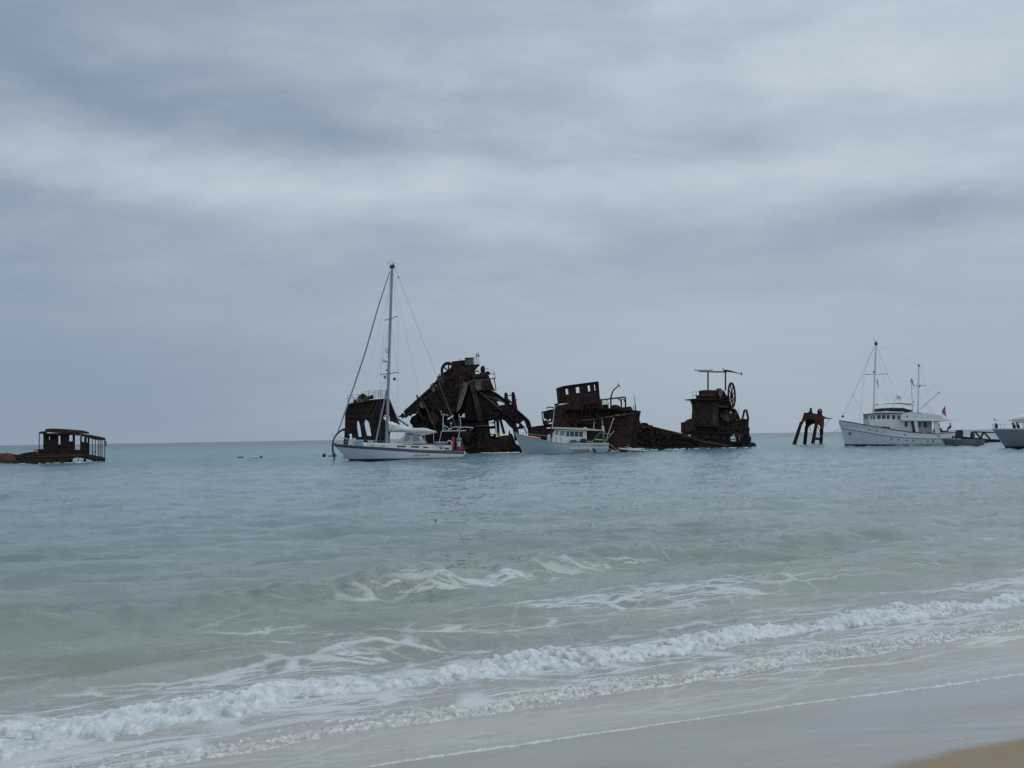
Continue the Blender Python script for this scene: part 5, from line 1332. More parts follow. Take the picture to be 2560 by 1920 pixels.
# boom and flaked mainsail
link('boom', MB().tube(F.pts([(935, 292), (1300, 305), (1665, 312)]), .10, 8), 'mast', t)
rr_ = random.Random(5); rings = []
prof = [(935, 132, 290), (985, 150, 298), (1060, 180, 300), (1120, 212, 300), (1200, 236, 302), (1300, 245, 306), (1380, 247, 306), (1450, 242, 308), (1520, 250, 310), (1580, 272, 312), (1630, 286, 310), (1665, 296, 306)]
for i in range(len(prof) - 1):
    for k in range(4):
        f_ = k / 4; x = prof[i][0] * (1 - f_) + prof[i + 1][0] * f_; yt = prof[i][1] * (1 - f_) + prof[i + 1][1] * f_; yb = prof[i][2] * (1 - f_) + prof[i + 1][2] * f_
        a, b_ = F.at((x, yt)), F.at((x, yb)); hz = a.z - b_.z; ring = []
        for q in range(14):
            g = 2 * math.pi * q / 14
            fold = 1 + .18 * math.sin(5 * g + i * 1.3) + rr_.uniform(-.06, .06)
            ring.append(Vector((a.x, math.cos(g) * .34 * fold * min(1, hz), (a.z + b_.z) / 2 + math.sin(g) * hz / 2 * (1 + .08 * math.sin(x * .11)))))
        rings.append(ring)
link('mainsail', MB().loft(rings), 'sail', t)
# sprayhood, bimini
def hood(poly_b, poly_t, hw0, hw1):
    b0, b1 = F.pts(poly_b); t0, t1 = F.pts(poly_t); R_ = []
    for k in range(13):
        g = math.pi * k / 12; c_, s_2 = math.cos(g), math.sin(g) ** .55
        R_.append([Vector((b0.x + (t0.x - b0.x) * s_2, -c_ * hw0, b0.z + (t0.z - b0.z) * s_2)), Vector((t0.x * .55 + b0.x * .45 + (t0.x - b0.x) * .45 * s_2, -c_ * hw0, b0.z + (t0.z + .06 - b0.z) * s_2)),
                   Vector((t1.x, -c_ * hw1, b1.z + (t1.z - b1.z) * s_2)), Vector((b1.x + (t1.x - b1.x) * s_2, -c_ * hw1, b1.z + (t1.z - b1.z) * s_2))])
    return R_
H = hood([(1085, 480), (1520, 484)], [(1195, 328), (1425, 332)], 1.15, 1.2)
link('sprayhood', MB().loft(H, True, False, False), 'canvas', t)
for x in ([(1215, 350), (1290, 345), (1270, 420), (1180, 440)], [(1310, 345), (1400, 345), (1430, 430), (1320, 440)]):
    link('sprayhood_window', MB().prism([F.pts(x)], -1.22, -1.17), 'clear', t)
link('bimini', MB().prism([F.pts([(1200, 322), (1400, 312), (1680, 306), (1650, 322), (1440, 366), (1400, 345)])], -1.0, 1.0), 'canvas', t)
for x in (1485, 1620):
    link('bimini_frame', MB().tube(F.pts([(x, 350 if x < 1500 else 325), (x + 4, 470)], b=-.9), .03, 5), 'steel', t)
# bow rail, lifelines, stern arch
def side(u, sg, dz): 
    q = S(u, 0, sg * 1.0); return Vector((q.x, q.y * .96, q.z + dz))
for sg in (-1, 1):
    U = [.03, .10, .18, .28, .38, .48, .58, .68, .78, .88]
    mbs = MB()
    for u in U: mbs.tube([side(u, sg, 0), side(u, sg, .68)], .018, 5)
    link('stanchions', mbs, 'steel', t)
    link('lifeline', MB().tube([side(u, sg, .68) for u in U], .010, 4), 'wire', t)
    link('lifeline', MB().tube([side(u, sg, .38) for u in U], .008, 4), 'wire', t)
    link('grab_rail', MB().tube(off([F.at((620, 492)), F.at((1200, 494)), F.at((1900, 520))], sg * 1.28), .025, 5), 'wood', t)
bowp = F.at((62, 348))
link('pulpit', MB().tube([side(.10, -1, .68), bowp + Vector((0, -.35, 0)), bowp + Vector((-.1, 0, 0)), bowp + Vector((0, .35, 0)), side(.10, 1, .68)], .022, 6), 'steel', t)
link('pulpit_leg', MB().tube([bowp + Vector((.15, -.3, 0)), side(.01, -1, 0)], .02, 5), 'steel', t)
link('pulpit_leg', MB().tube([bowp + Vector((.15, .3, 0)), side(.01, 1, 0)], .02, 5), 'steel', t)
link('bow_roller', MB().prism([F.pts([(55, 470), (120, 478), (140, 510), (90, 506), (60, 492)])], -.15, .15), 'rubrail', t)
link('anchor_chain', MB().tube(F.pts([(78, 490), (84, 640), (82, 780)]), .02, 5), 'wire', t)
for sg in (-1, 1):
    b_ = sg * 1.25
    link('arch_leg', MB().tube([F.at((490, 1060), 10, b_), F.at((562, 738), 10, b_)], .042, 6), 'steel', t)
    link('arch_leg', MB().tube([F.at((1045, 1110), 10, b_), F.at((1152, 735), 10, b_)], .042, 6), 'steel', t)
    link('arch_top', MB().tube([F.at((562, 738), 10, b_), F.at((900, 730), 10, b_), F.at((1345, 724), 10, b_)], .045, 6), 'steel', t)
    link('arch_bow', MB().tube([F.at((760, 712), 10, b_), F.at((940, 614), 10, b_), F.at((1020, 598), 10, b_), F.at((1160, 618), 10, b_)] if sg > 0 else [F.at((1060, 702), 10, b_), F.at((1180, 632), 10, b_), F.at((1260, 606), 10, b_), F.at((1570, 628), 10, b_)], .045, 6), 'steel', t)
for x, y in ((562, 738), (1345, 724), (1570, 630), (940, 614)):
    link('arch_crossbar', MB().tube([F.at((x, y), 10, -1.25), F.at((x, y), 10, 1.25)], .035, 6), 'steel', t)
link('arch_stay', MB().tube(F.pts([(1575, 640), (1440, 724)], 10, -1.2), .03, 5), 'alu', t)
ap = link('aerial_pole', MB().tube(F.pts([(605, 730), (612, 225)], 10), .045, 6), 'steel', t)
link('pole_arm', MB().tube(F.pts([(590, 218), (770, 226)], 10), .03, 6), 'steel', ap)
link('pole_brace', MB().tube(F.pts([(618, 540), (700, 715)], 10), .028, 5), 'steel', ap)
link('pole_brace', MB().tube(F.pts([(618, 540), (830, 668)], 10), .028, 5), 'steel', ap)
link('beacon', MB().tube(F.pts([(585, 186), (655, 184)], 10), .04, 6), 'orange', ap)
link('whip', MB().tube(F.pts([(556, 245), (546, 110)], 10), .015, 5), 'white', ap)
link('whip_cap', MB().ball(F.at((544, 104), 10), .055, 8, 6), 'white', ap)
gp = link('dome_pole', MB().tube(F.pts([(862, 700), (862, 510)], 10), .02, 5), 'steel', t)
link('dome', MB().ball(F.at((862, 494), 10), .10, 10, 8), 'cream', gp)
wp = link('wind_generator_pole', MB().tube(F.pts([(1162, 610), (1162, 300)], 10), .035, 6), 'steel', t)
wg = link('wind_generator', MB().tube(F.pts([(1120, 306), (1140, 292), (1190, 282), (1212, 278)], 10), [.03, .085, .06, .03], 8), 'alu', wp)
link('tail_fin', MB().prism([F.pts([(1200, 282), (1245, 180), (1300, 178), (1302, 304), (1215, 290)], 10)], -.015, .015), 'white', wg) if False else None
link('tail_fin', MB().prism([F.pts([(1200, 284), (1245, 180), (1300, 178), (1302, 304), (1215, 292)], 10)], -.015, .015), 'white', wp)
hc_ = F.at((1116, 306), 10)
for k in range(3):
    g = .5 + k * 2.094
    link('blade', MB().bar(hc_, hc_ + Vector((.02, math.sin(g) * .5, math.cos(g) * .5)), .07, .015), 'alu', wp)
# gear at the stern and on deck: separate things
y0 = 'on the white sloop'
def deckthing(name, label, cat, mb, mat, group=None): return solo(name, label, cat, F, mb, mat, group)
ob = thing('outboard_motor', 'grey green outboard motor clamped to the sloop stern rail', 'outboard motor', F, F.at((1110, 1230), 10, -1.3))
link('cowl', MB().loft([[F.at((1112 + math.cos(2 * math.pi * k / 12) * w_, y), 10, -1.3) + Vector((0, .28 * math.sin(2 * math.pi * k / 12) * w_ / 90, 0)) for k in range(12)] for y, w_ in ((1040, 88), (1010, 92), (970, 80), (945, 40))]), 'tin', ob)
link('leg', MB().tube(F.pts([(1110, 1060), (1112, 1150), (1106, 1240)], 10, -1.3), [F.len(60, 10), F.len(62, 10), F.len(50, 10)], 10), 'fender', ob)
deckthing('fuel_can', 'bright red orange fuel container at the sloop stern', 'container', MB().loft([[F.at((1140 + x, y), 10, -1.0) + Vector((0, b_, 0)) for x, b_ in ((-w_, -.2), (w_, -.2), (w_, .2), (-w_, .2))] for y, w_ in ((1335, 92), (1270, 96), (1235, 70), (1225, 30))], False), 'red')
deckthing('sail_bag', 'dark red upright canvas cover beside the outboard motor', 'cover', MB().loft([[F.at((930 + x * q, y), 10, -.6) + Vector((0, b_ * q, 0)) for x, b_ in ((-45, -.2), (45, -.2), (45, .2), (-45, .2))] for y, q in ((1320, .7), (1200, .8), (1060, 1.0), (960, 1.0), (925, .5))], False), 'red')
arc = [(700, 1240)] + [(810 + 82 * math.cos(g), 1140 - 92 * math.sin(g)) for g in [3.3, 2.9, 2.4, 1.9, 1.4, .9, .4, 0, -.5, -1.0]]
deckthing('life_ring', 'white horseshoe life ring on the sloop stern rail', 'life ring', MB().tube(F.pts([(745 + 0, 1120)] + arc[2:], 10, -1.45), F.len(22, 10), 8), 'pvc')
deckthing('rope_coils', 'heap of grey rope and sheets on the sloop cockpit coaming', 'rope', MB().tube([F.at((340 + 330 * k / 60, 1110 + 30 * math.sin(k * 1.7)), 10, -1.1 + .2 * math.cos(k * 1.1)) for k in range(61)], .06, 6), 'alu')
c_ = F.at((490, 515), b=-.3)
deckthing('blue_box', 'pale blue plastic box on the sloop foredeck', 'box', MB().loft([[F.at((490 + x * q, y), b=-.3) + Vector((0, b_ * q, 0)) for x, b_ in ((-48, -.4), (48, -.4), (48, .4), (-48, .4))] for y, q in ((530, .96), (440, 1.0), (428, .9))], False), 'blue')
deckthing('bagged_sail', 'upright cream bag near the sloop bow', 'bag', MB().loft([[F.at((405 + x * q, y), b=-.1) + Vector((0, b_ * q, 0)) for x, b_ in ((-26, -.25), (0, -.32), (26, -.25), (26, .25), (0, .32), (-26, .25))] for y, q in ((515, 1.1), (450, 1.05), (415, .8), (400, .4))]), 'canvas')
deckthing('deck_locker', 'small grey locker between blue box and sloop mast', 'locker', MB().prism([F.pts([(618, 432), (684, 432), (686, 500), (616, 500)])], -.4, .3), 'canvas')
deckthing('coil_line', 'dark coil hanging on the sloop mast foot', 'rope', MB().tube([F.at((870 + 10 * math.cos(k), 462 + 8 * math.sin(k)), b=-.3) for k in range(8)], .04, 5), 'dark')
tx = bpy.data.curves.new('name_script', 'FONT'); tx.body = 'pony ondine'; tx.size = .62; tx.shear = .45; tx.extrude = .004
to = bpy.data.objects.new('hull_name', tx); scene.collection.objects.link(to)
q = F.at((1345, 672))
dgx = bpy.context.evaluated_depsgraph_get()
mt_ = bpy.data.meshes.new_from_object(to.evaluated_get(dgx)); bpy.data.objects.remove(to)
wd_ = max(v.co.x for v in mt_.vertices); tgt = F.len(240)
uA, uB = (1345 - 95) / 2005, (1585 - 95) / 2005
pA = S(uA, vz(uA, q.z), -1); 
for v in mt_.vertices:
    fx = v.co.x / wd_; u_ = uA + (uB - uA) * fx; zz2 = q.z + v.co.y * tgt / wd_ * 1.0
    s_p = S(u_, vz(u_, zz2), -1)
    v.co = Vector((q.x + fx * tgt, s_p.y - .045 - v.co.z * .2, zz2)) - Vector((q.x, 0, q.z))
to = bpy.data.objects.new('hull_name', mt_); scene.collection.objects.link(to); mt_.materials.append(M['ink'])
to.parent = t; to.location = Vector((q.x, 0, q.z)) - ORG[t.name]

# ---- white work boat
F = Frame(141, 1400, 0, 3)
t = thing('work_boat', 'white timber work boat with boxy wheelhouse and stern poles, in front of wrecks', 'fishing boat', F)
sheer = [(148, 945), (290, 985), (500, 1044), (700, 1080), (960, 1104), (1200, 1104), (1506, 1104)]
stem = [(145, 935), (200, 1060), (240, 1160), (278, 1258), (320, 1340)]
stern = [(1508, 1100), (1506, 1190), (1470, 1222), (1430, 1245), (1300, 1300)]
mb, dk, S, vz, us = hull(F, 3, sheer, stem, stern, 4.2, 0.5, 0.78, -0.6, 40, 12, .5)
link('hull', mb, 'hull_grey', t); link('deck', dk, 'deck', t)
sh = lambda u: S(u, 0, 1).z
link('cap_rail', band(S, vz, us, lambda u: sh(u) - F.len(9), lambda u: sh(u) + F.len(4), .05), 'cream', t)
link('rubbing_strake', band(S, vz, us, F.at((1200, 1172)).z, F.at((1200, 1158)).z, .06, .55, 1), 'white_paint', t)
link('waterline_weed', band(S, vz, us, -.58, F.at((900, 1250)).z, .03), 'boot', t)
aft = F.pts([(950, 1106), (960, 1088), (1200, 1086), (1506, 1098), (1508, 1180), (1500, 1190), (960, 1180)])
link('aft_bulwark', MB().prism([F.pts([(955, 1112), (958, 1090), (1508, 1090), (1508, 1112)])], -2.02, -1.94), 'hull_grey', t)
link('aft_bulwark', MB().prism([F.pts([(955, 1112), (958, 1090), (1508, 1090), (1508, 1112)])], 1.94, 2.02), 'hull_grey', t)
link('side_patch', MB().prism([rag(F.pts([(985, 1196), (1100, 1190), (1245, 1190), (1236, 1208), (1110, 1212), (1000, 1208)]), .3, .02, 91)], -2.14, -2.08), 'wood', t)
# wheelhouse with window openings
wh_out = [(690, 1085), (694, 1000), (706, 960), (736, 900), (1215, 905), (1215, 1092), (950, 1092)]
ww = [[(748, 914), (788, 912), (780, 972), (730, 972)], [(818, 916), (884, 918), (872, 988), (800, 984)], [(906, 922), (946, 924), (940, 996), (894, 992)], [(956, 924), (1010, 926), (1008, 998), (950, 996)], [(1020, 926), (1074, 928), (1072, 1000), (1018, 998)], [(1084, 928), (1138, 930), (1136, 1002), (1082, 1000)]]
for b_ in (-1.35, 1.27):
    link('wheelhouse_side', MB().prism([F.pts(wh_out)] + [F.pts(w_) for w_ in ww], b_, b_ + .08), 'white_paint', t)
for i, w_ in enumerate(ww):
    link('window_pane', MB().prism([F.pts(w_)], -1.31, -1.29), 'glass_lt' if i < 2 else 'glass', t)
    link('window_pane', MB().prism([F.pts(w_)], 1.29, 1.31), 'glass_lt', t)
link('wheelhouse_front', MB().prism([F.pts([(690, 1085), (694, 1000), (706, 960), (716, 960), (704, 1000), (700, 1085)])], -1.35, 1.35), 'white_paint', t)
for b0_, b1_ in ((-1.35, -1.15), (-.5, -.35), (.35, .5), (1.15, 1.35)):
    link('front_pillar', MB().prism([F.pts([(706, 960), (736, 900), (748, 900), (716, 960)])], b0_, b1_), 'white_paint', t)
link('wheelhouse_back', MB().prism([F.pts([(1195, 910), (1215, 910), (1215, 1092), (1195, 1092)])], -1.35, -.2), 'white_paint', t)
link('floor', MB().prism([F.pts([(690, 1085), (1215, 1085), (1215, 1100), (690, 1100)])], -1.35, 1.35), 'deck', t)
link('roof', MB().prism([F.pts([(694, 880), (700, 864), (760, 862), (1140, 876), (1436, 904), (1440, 914), (1300, 912), (900, 892), (720, 886)])], -1.6, 1.6), 'cream', t)
link('roof_drip_edge', MB().prism([F.pts([(694, 880), (900, 890), (1300, 910), (1440, 914), (1440, 918), (1300, 916), (900, 897), (694, 888)])], -1.64, -1.6), 'wood', t)
link('hatch_ring', MB().tube([F.at((1180 + 30 * math.cos(g), 882 + 14 * math.sin(g)), b=-1.2) for g in [i * .52 for i in range(12)]], .05, 6, True), 'cream', t)
link('roof_lamp', MB().tube(F.pts([(915, 876), (950, 876)], b=-1.4), .08, 7), 'dark', t)
link('aerial', MB().tube(F.pts([(1305, 900), (1306, 860), (1310, 770)], b=-.8), [.07, .05, .03], 6), 'pvc', t)
link('aerial_tip', MB().ball(F.at((1310, 766), b=-.8), .07, 8, 6), 'dark', t)
link('mast_pole', MB().tube(F.pts([(700, 868), (722, 700), (740, 548)], b=0), [.06, .05, .035], 6), 'pvc', t)
link('mast_lamp', MB().tube(F.pts([(742, 552), (743, 540)], b=0), .11, 7), 'dark', t)
link('forward_locker', MB().prism([F.pts([(634, 972), (672, 964), (680, 1075), (632, 1062)])], -.9, .9), 'white_paint', t)
link('exhaust_stack', MB().tube(F.pts([(692, 1010), (694, 890)], b=-1.5), .12, 7), 'navy', t)
railing(t, F, F.pts([(160, 955), (280, 992), (400, 1026), (520, 1056), (625, 1070)], b=-1.0), F.pts([(125, 932), (270, 942), (400, 962), (520, 978), (630, 990)], b=-1.0), (), .035, 'alu', 'bow_rail')
railing(t, F, F.pts([(160, 955), (280, 992), (400, 1026), (520, 1056), (625, 1070)], b=1.0), F.pts([(125, 932), (270, 942), (400, 962), (520, 978), (630, 990)], b=1.0), (), .03, 'alu', 'bow_rail')
link('stern_post', MB().tube(F.pts([(1450, 1088), (1442, 930), (1428, 750)], b=0), [.13, .14, .08], 8), 'tin', t)
link('post_sleeve', MB().tube(F.pts([(1446, 936), (1438, 842)], b=0), .17, 8), 'fender', t)
for pth, r_, mt in (([(1285, 1066), (1400, 930)], .10, 'wood'), ([(1455, 1086), (1606, 916)], .08, 'wood'), ([(1488, 1040), (1592, 738)], .05, 'pvc'), ([(1395, 946), (1562, 960)], .04, 'alu'), ([(1470, 1086), (1555, 965)], .06, 'wood'), ([(1330, 1080), (1380, 1000)], .04, 'wood')):
    link('stern_pole', MB().tube(F.pts(pth, b=-.6), r_, 6), mt, t)
link('pole_tip', MB().ball(F.at((1594, 736), b=-.6), .09, 8, 6), 'pvc', t)
link('thwart', MB().bar(F.at((1325, 1040), b=-.8), F.at((1432, 1046), b=-.8), .12, .5), 'cream', t)
link('aft_cleat', MB().box(F.at((1240, 1092), b=-1.2) - Vector((.3, .2, 0)), F.at((1240, 1092), b=-1.2) + Vector((.6, .3, .3))), 'wood', t)
for x in (1262, 1300, 1350, 1390):
    link('transom_rail_post', MB().tube(F.pts([(x, 1092), (x, 1062)], b=-1.6), .03, 5), 'wood', t)
link('towing_line', MB().tube([F.at((1510, 1086)), F.at((1600, 1160)), F.at((1690, 1236))], .035, 5), 'rope', t)
link('towing_line', MB().tube([F.at((1510, 1166)), F.at((1580, 1195)), F.at((1650, 1214))], .035, 5), 'rope', t)
solo('kayak', 'bright orange kayak lying on the work boat foredeck', 'kayak', F, MB().loft([[F.at((315 + 225 * u, 992 + 34 * u), b=-.9) + Vector((0, math.cos(2 * math.pi * k / 10) * .33 * w_, math.sin(2 * math.pi * k / 10) * .17 * w_)) for k in range(10)] for u, w_ in ((0, .1), (.1, .5), (.3, .9), (.6, 1), (.85, .7), (1, .15))]), 'orange')
solo('ice_box', 'blue covered crate on the work boat side deck', 'crate', F, MB().loft([[F.at((1010 + x * q, y), b=-1.6) + Vector((0, b_, 0)) for x, b_ in ((-52, -.2), (52, -.2), (52, .3), (-52, .3))] for y, q in ((1092, 1), (1056, .95), (1044, .6))], False), 'blue_tarp')
solo('engine_box', 'black engine box aft of the blue crate', 'box', F, MB().loft([[F.at((1156 + x * q, y), b=-1.6) + Vector((0, b_, 0)) for x, b_ in ((-44, -.2), (44, -.2), (44, .3), (-44, .3))] for y, q in ((1094, 1), (1046, .95), (1028, .6))], False), 'navy')
solo('tan_crate', 'small tan crate between blue crate and black box', 'crate', F, MB().prism([F.pts([(1070, 1062), (1120, 1060), (1122, 1094), (1068, 1094)])], -1.75, -1.45), 'wood')
for (x0, y0, x1, y1, mt, lb) in ((1252, 1172, 1268, 1232, 'fender', 'pale fender hanging on the work boat side'), (1300, 1165, 1336, 1230, 'navy', 'dark blue fender hanging aft on the work boat side')):
    solo('fender', lb, 'fender', F, MB().tube([F.at((x0, y0), b=-2.2), F.at((x0 + 3, y0 + 8), b=-2.2), F.at((x1 - 3, y1 - 8), b=-2.2), F.at((x1, y1), b=-2.2)], [.06, .13, .13, .06], 8), mt, 'fenders on the work boat')
link('strap', MB().bar(F.at((682, 1000), b=-1.5), F.at((702, 1060), b=-1.5), .05, .03), 'orange', t)
link('strap', MB().bar(F.at((700, 1000), b=-1.5), F.at((672, 1060), b=-1.5), .05, .03), 'orange', t)
for pth in ([(766, 1010), (758, 1072)], [(826, 1010), (838, 1072)]):
    link('cabin_brace', MB().tube(F.pts(pth, b=-1.42), .03, 5), 'wood', t)

# ---- inflatable dinghy
F = Frame(139, 1580, 0, 11)
t = thing('inflatable_dinghy', 'small maroon and cream inflatable dinghy moored behind the work boat', 'dinghy', F)
def tubeline(sg):
    L = []
    for x, y, b_, r_ in ((1066, 1010, 0, 24), (1095, 1005, .35, 30), (1180, 1022, .62, 32), (1400, 1044, .7, 33), (1700, 1060, .72, 32), (1820, 1066, .72, 30), (1892, 1068, .72, 10)):
        if sg > 0: y -= 0 if x < 1300 else (x - 1300) * .10
        L.append((F.at((x, y), b=0) + Vector((0, sg * b_, 0)), F.len(r_)))
    return L
for sg in (-1, 1):
    L = tubeline(sg); link('tube', MB().tube([p for p, r_ in L], [r_ for p, r_ in L], 12), 'pvc', t)
link('rubbing_band', MB().tube([p + Vector((0, -.20, -.10)) for p, r_ in tubeline(-1)[1:-1]], .07, 6), 'maroon', t)
link('hull_floor', MB().loft([[F.at((x, y)) + Vector((0, b_ * w_, 0)) for b_ in (-1, -.5, 0, .5, 1)] for x, y, w_ in ((1075, 1020, .1), (1100, 1110, .45), (1300, 1120, .65), (1800, 1112, .68))], False, False, False), 'maroon', t)
link('bow_skirt', MB().prism([F.pts([(1050, 1008), (1110, 1010), (1300, 1050), (1300, 1118), (1125, 1126)])], -.5, .5), 'maroon', t)
link('transom', MB().prism([F.pts([(1790, 1000), (1812, 1000), (1812, 1110), (1790, 1110)])], -.6, .6), 'dark', t)
solo('bundle', 'blue grey bundle lying in the dinghy', 'bundle', F, MB().ball(F.at((1290, 975)), (F.len(62), .3, F.len(42)), 10, 7), 'blue_tarp')
solo('paddle', 'pale paddle sticking up from the dinghy', 'paddle', F, MB().tube(F.pts([(1300, 960), (1360, 915), (1405, 905)]), [.03, .05, .03], 6), 'wood')
solo('dinghy_seat', 'pale folded seat inside the dinghy', 'seat', F, MB().tube(F.pts([(1340, 1000), (1400, 980), (1470, 988)]), .08, 7), 'pvc')

# ---- white motor yacht at right
F = Frame(165, 2230, -6, 5)
t = thing('motor_yacht', 'classic white motor yacht with two masts and navy flybridge dodger', 'motor yacht', F)
sheer = [(212, 1222), (340, 1244), (600, 1296), (870, 1345), (1100, 1382), (1300, 1396), (1500, 1402), (1700, 1392), (1794, 1382)]
stem = [(208, 1218), (202, 1270), (236, 1332), (262, 1450), (290, 1592), (320, 1680)]
stern = [(1794, 1382), (1812, 1440), (1786, 1480), (1740, 1530), (1690, 1562), (1600, 1640)]
mb, dk, S, vz, us = hull(F, 5, sheer, stem, stern, 4.9, 0.45, 0.6, -0.7, 48, 14, .4)
link('hull', mb, 'white', t); link('deck', dk, 'wood', t)
sh = lambda u: S(u, 0, 1).z
link('cap_rail', band(S, vz, us, lambda u: sh(u) - F.len(7), lambda u: sh(u) + F.len(4), .04), 'redcap', t)
link('boot_top', band(S, vz, us, -.66, lambda u: F.at((290, 1550)).z * (1 - .85 * min(1, u / .9)), .035), 'boot', t)
stk = F.pts([(240, 1322), (400, 1346), (600, 1386), (800, 1418), (1000, 1442), (1200, 1456), (1400, 1462), (1600, 1460), (1800, 1446)])
def stz(u):
    x = S(u, .3, 1).x
    for p, q in zip(stk, stk[1:]):
        if x <= q.x: return p.z + (q.z - p.z) * max(0, (x - p.x)) / (q.x - p.x)
    return stk[-1].z
link('rubbing_strake', band(S, vz, us, lambda u: stz(u) - F.len(11), stz, .10), 'white_paint', t)
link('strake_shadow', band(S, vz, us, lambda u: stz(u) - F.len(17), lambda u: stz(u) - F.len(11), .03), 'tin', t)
def onhull(p):
    q = F.at(p); u0 = 0.5
    for _ in range(30):
        s_ = S(u0, vz(u0, q.z), -1); u0 = min(1, max(0, u0 + (q.x - s_.x) / 19))
    return S(u0, vz(u0, q.z), -1)
for p in ((590, 1348), (684, 1364), (775, 1380), (1062, 1418), (1545, 1440), (885, 1474), (980, 1484), (1092, 1494), (1180, 1499), (1385, 1507), (1460, 1509)):
    c = onhull(p)
    ph = link('porthole', MB().tube([c + Vector((0, .02, 0)), c + Vector((0, -.05, 0))], .14, 12), 'steel', t)
    link('glass', MB().tube([c + Vector((0, -.05, 0)), c + Vector((0, -.06, 0))], .10, 10), 'glass', ph)
a_ = onhull((345, 1402))
link('anchor', MB().tube([a_ + Vector((.05, -.08, .3)), a_ + Vector((0, -.1, -.15))], .05, 6).tube([a_ + Vector((-.22, -.1, .15)), a_ + Vector((-.12, -.12, -.12)), a_ + Vector((.12, -.12, -.15)), a_ + Vector((.28, -.1, .12))], .06, 6), 'dark', t)
def wallp(name, poly, holes, b_, mat='white_paint', th=.06):
    return link(name, MB().prism([F.pts(poly)] + [F.pts(h) for h in holes], b_, b_ + th), mat, t)
wins = [[(598, 1158), (636, 1156), (640, 1210), (598, 1212)], [(646, 1154), (668, 1154), (670, 1208), (648, 1210)], [(698, 1152), (746, 1150), (746, 1204), (698, 1206)], [(764, 1150), (812, 1150), (812, 1204), (764, 1204)], [(828, 1150), (868, 1150), (868, 1206), (828, 1206)], [(902, 1154), (944, 1154), (944, 1210), (902, 1210)], [(976, 1158), (1004, 1160), (1004, 1212), (976, 1210)]]
for b_ in (-1.75, 1.69):
    wallp('wheelhouse_side', [(580, 1142), (1085, 1130), (1085, 1222), (1235, 1222), (1235, 1392), (900, 1352), (700, 1312), (586, 1290)], wins + [[(1072, 1240), (1114, 1240), (1114, 1312), (1072, 1312)]], b_)
for i, w_ in enumerate(wins + [[(1072, 1240), (1114, 1240), (1114, 1312), (1072, 1312)]]):
    for b_ in (-1.72, 1.72):
        link('window_pane', MB().prism([F.pts(w_)], b_, b_ + .015), 'glass_lt' if i == 0 else 'glass', t)
link('wheelhouse_front', MB().prism([F.pts([(578, 1210), (588, 1210), (592, 1290), (584, 1290)])], -1.75, 1.75), 'white_paint', t)
for b_ in (-1.75, -.7, .5, 1.55):
    link('front_pillar', MB().prism([F.pts([(578, 1142), (590, 1142), (588, 1212), (578, 1212)])], b_, b_ + .2), 'white_paint', t)
link('wheelhouse_roof', MB().prism([F.pts([(572, 1134), (620, 1126), (700, 1122), (1086, 1120), (1086, 1130), (700, 1134), (572, 1142)])], -2.0, 2.0), 'redcap', t)
link('wheelhouse_top', MB().prism([F.pts([(610, 1128), (700, 1104), (860, 1100), (1060, 1104), (1080, 1122), (610, 1130)])], -1.8, 1.8), 'white', t)
link('boat_deck_side', MB().prism([F.pts([(1010, 1222), (1010, 1142), (1086, 1120), (1180, 1106), (1240, 1130), (1310, 1134), (1540, 1150), (1580, 1180), (1622, 1212), (1700, 1222), (1702, 1232), (1010, 1228)])], -2.25, 2.25), 'white_paint', t)
link('boat_deck_eave', MB().prism([F.pts([(1020, 1214), (1640, 1226), (1700, 1224), (1752, 1218), (1755, 1224), (1640, 1238), (1020, 1226)])], -2.4, 2.4), 'white', t)
link('side_port', MB().tube([F.at((1150, 1168), b=-2.2), F.at((1150, 1168), b=-2.3)], .11, 10), 'dark', t)
link('flybridge_screen', MB().prism([F.pts([(708, 1068), (760, 1060), (900, 1054), (1060, 1056), (1175, 1084), (1182, 1106), (1060, 1096), (900, 1090), (708, 1104)])], -1.7, 1.7), 'navy', t)
link('flybridge_rail', MB().prism([F.pts([(704, 1062), (760, 1052), (900, 1047), (1060, 1050), (1080, 1056), (900, 1054), (760, 1060), (706, 1068)])], -1.75, 1.75), 'white', t)
link('flybridge_seat', MB().prism([F.pts([(1040, 1098), (1090, 1098), (1090, 1122), (1040, 1122)])], -1.2, .5), 'navy', t)
link('canopy', MB().loft([[F.at((x, y), b=0) + Vector((0, b_, -.16 * (b_ / 1.8) ** 2)) for b_ in (-1.8, -1.1, 0, 1.1, 1.8)] + [F.at((x, y + 9), b=0) + Vector((0, b_, -.16 * (b_ / 1.8) ** 2)) for b_ in (1.8, 1.1, 0, -1.1, -1.8)] for x, y in ((728, 990), (800, 976), (900, 968), (1000, 965), (1120, 974), (1240, 990))], True), 'white', t)
for x in (752, 862, 960, 1085, 1190, 1232):
    for b_ in (-1.6, 1.6):
        link('canopy_post', MB().tube([F.at((x, 985), b=b_), F.at((x + (8 if x < 1000 else -4), 1060 if x < 1100 else 1130), b=b_)], .025, 5), 'steel', t)
link('companion_rail', MB().tube([F.at((1310, 1120), b=-2.1), F.at((1540, 1122), b=-2.1)], .03, 5), 'alu', t)
for x in (1320, 1375, 1430, 1485, 1536):
    link('rail_post', MB().tube([F.at((x, 1120), b=-2.1), F.at((x, 1146), b=-2.1)], .025, 5), 'alu', t)
sd = link('satellite_dome', MB().ball(F.at((1032, 890), b=0), (F.len(30), F.len(30), F.len(34)), 14, 10), 'white', t)
link('dome_stand', MB().prism([F.pts([(1000, 900), (1030, 925), (1064, 906), (1062, 930), (1000, 936), (960, 962), (990, 930)])], -.3, .3), 'white', sd)
link('radar_bar', MB().tube(F.pts([(1030, 908), (1062, 908)], b=-.4), .05, 6), 'ink', sd)
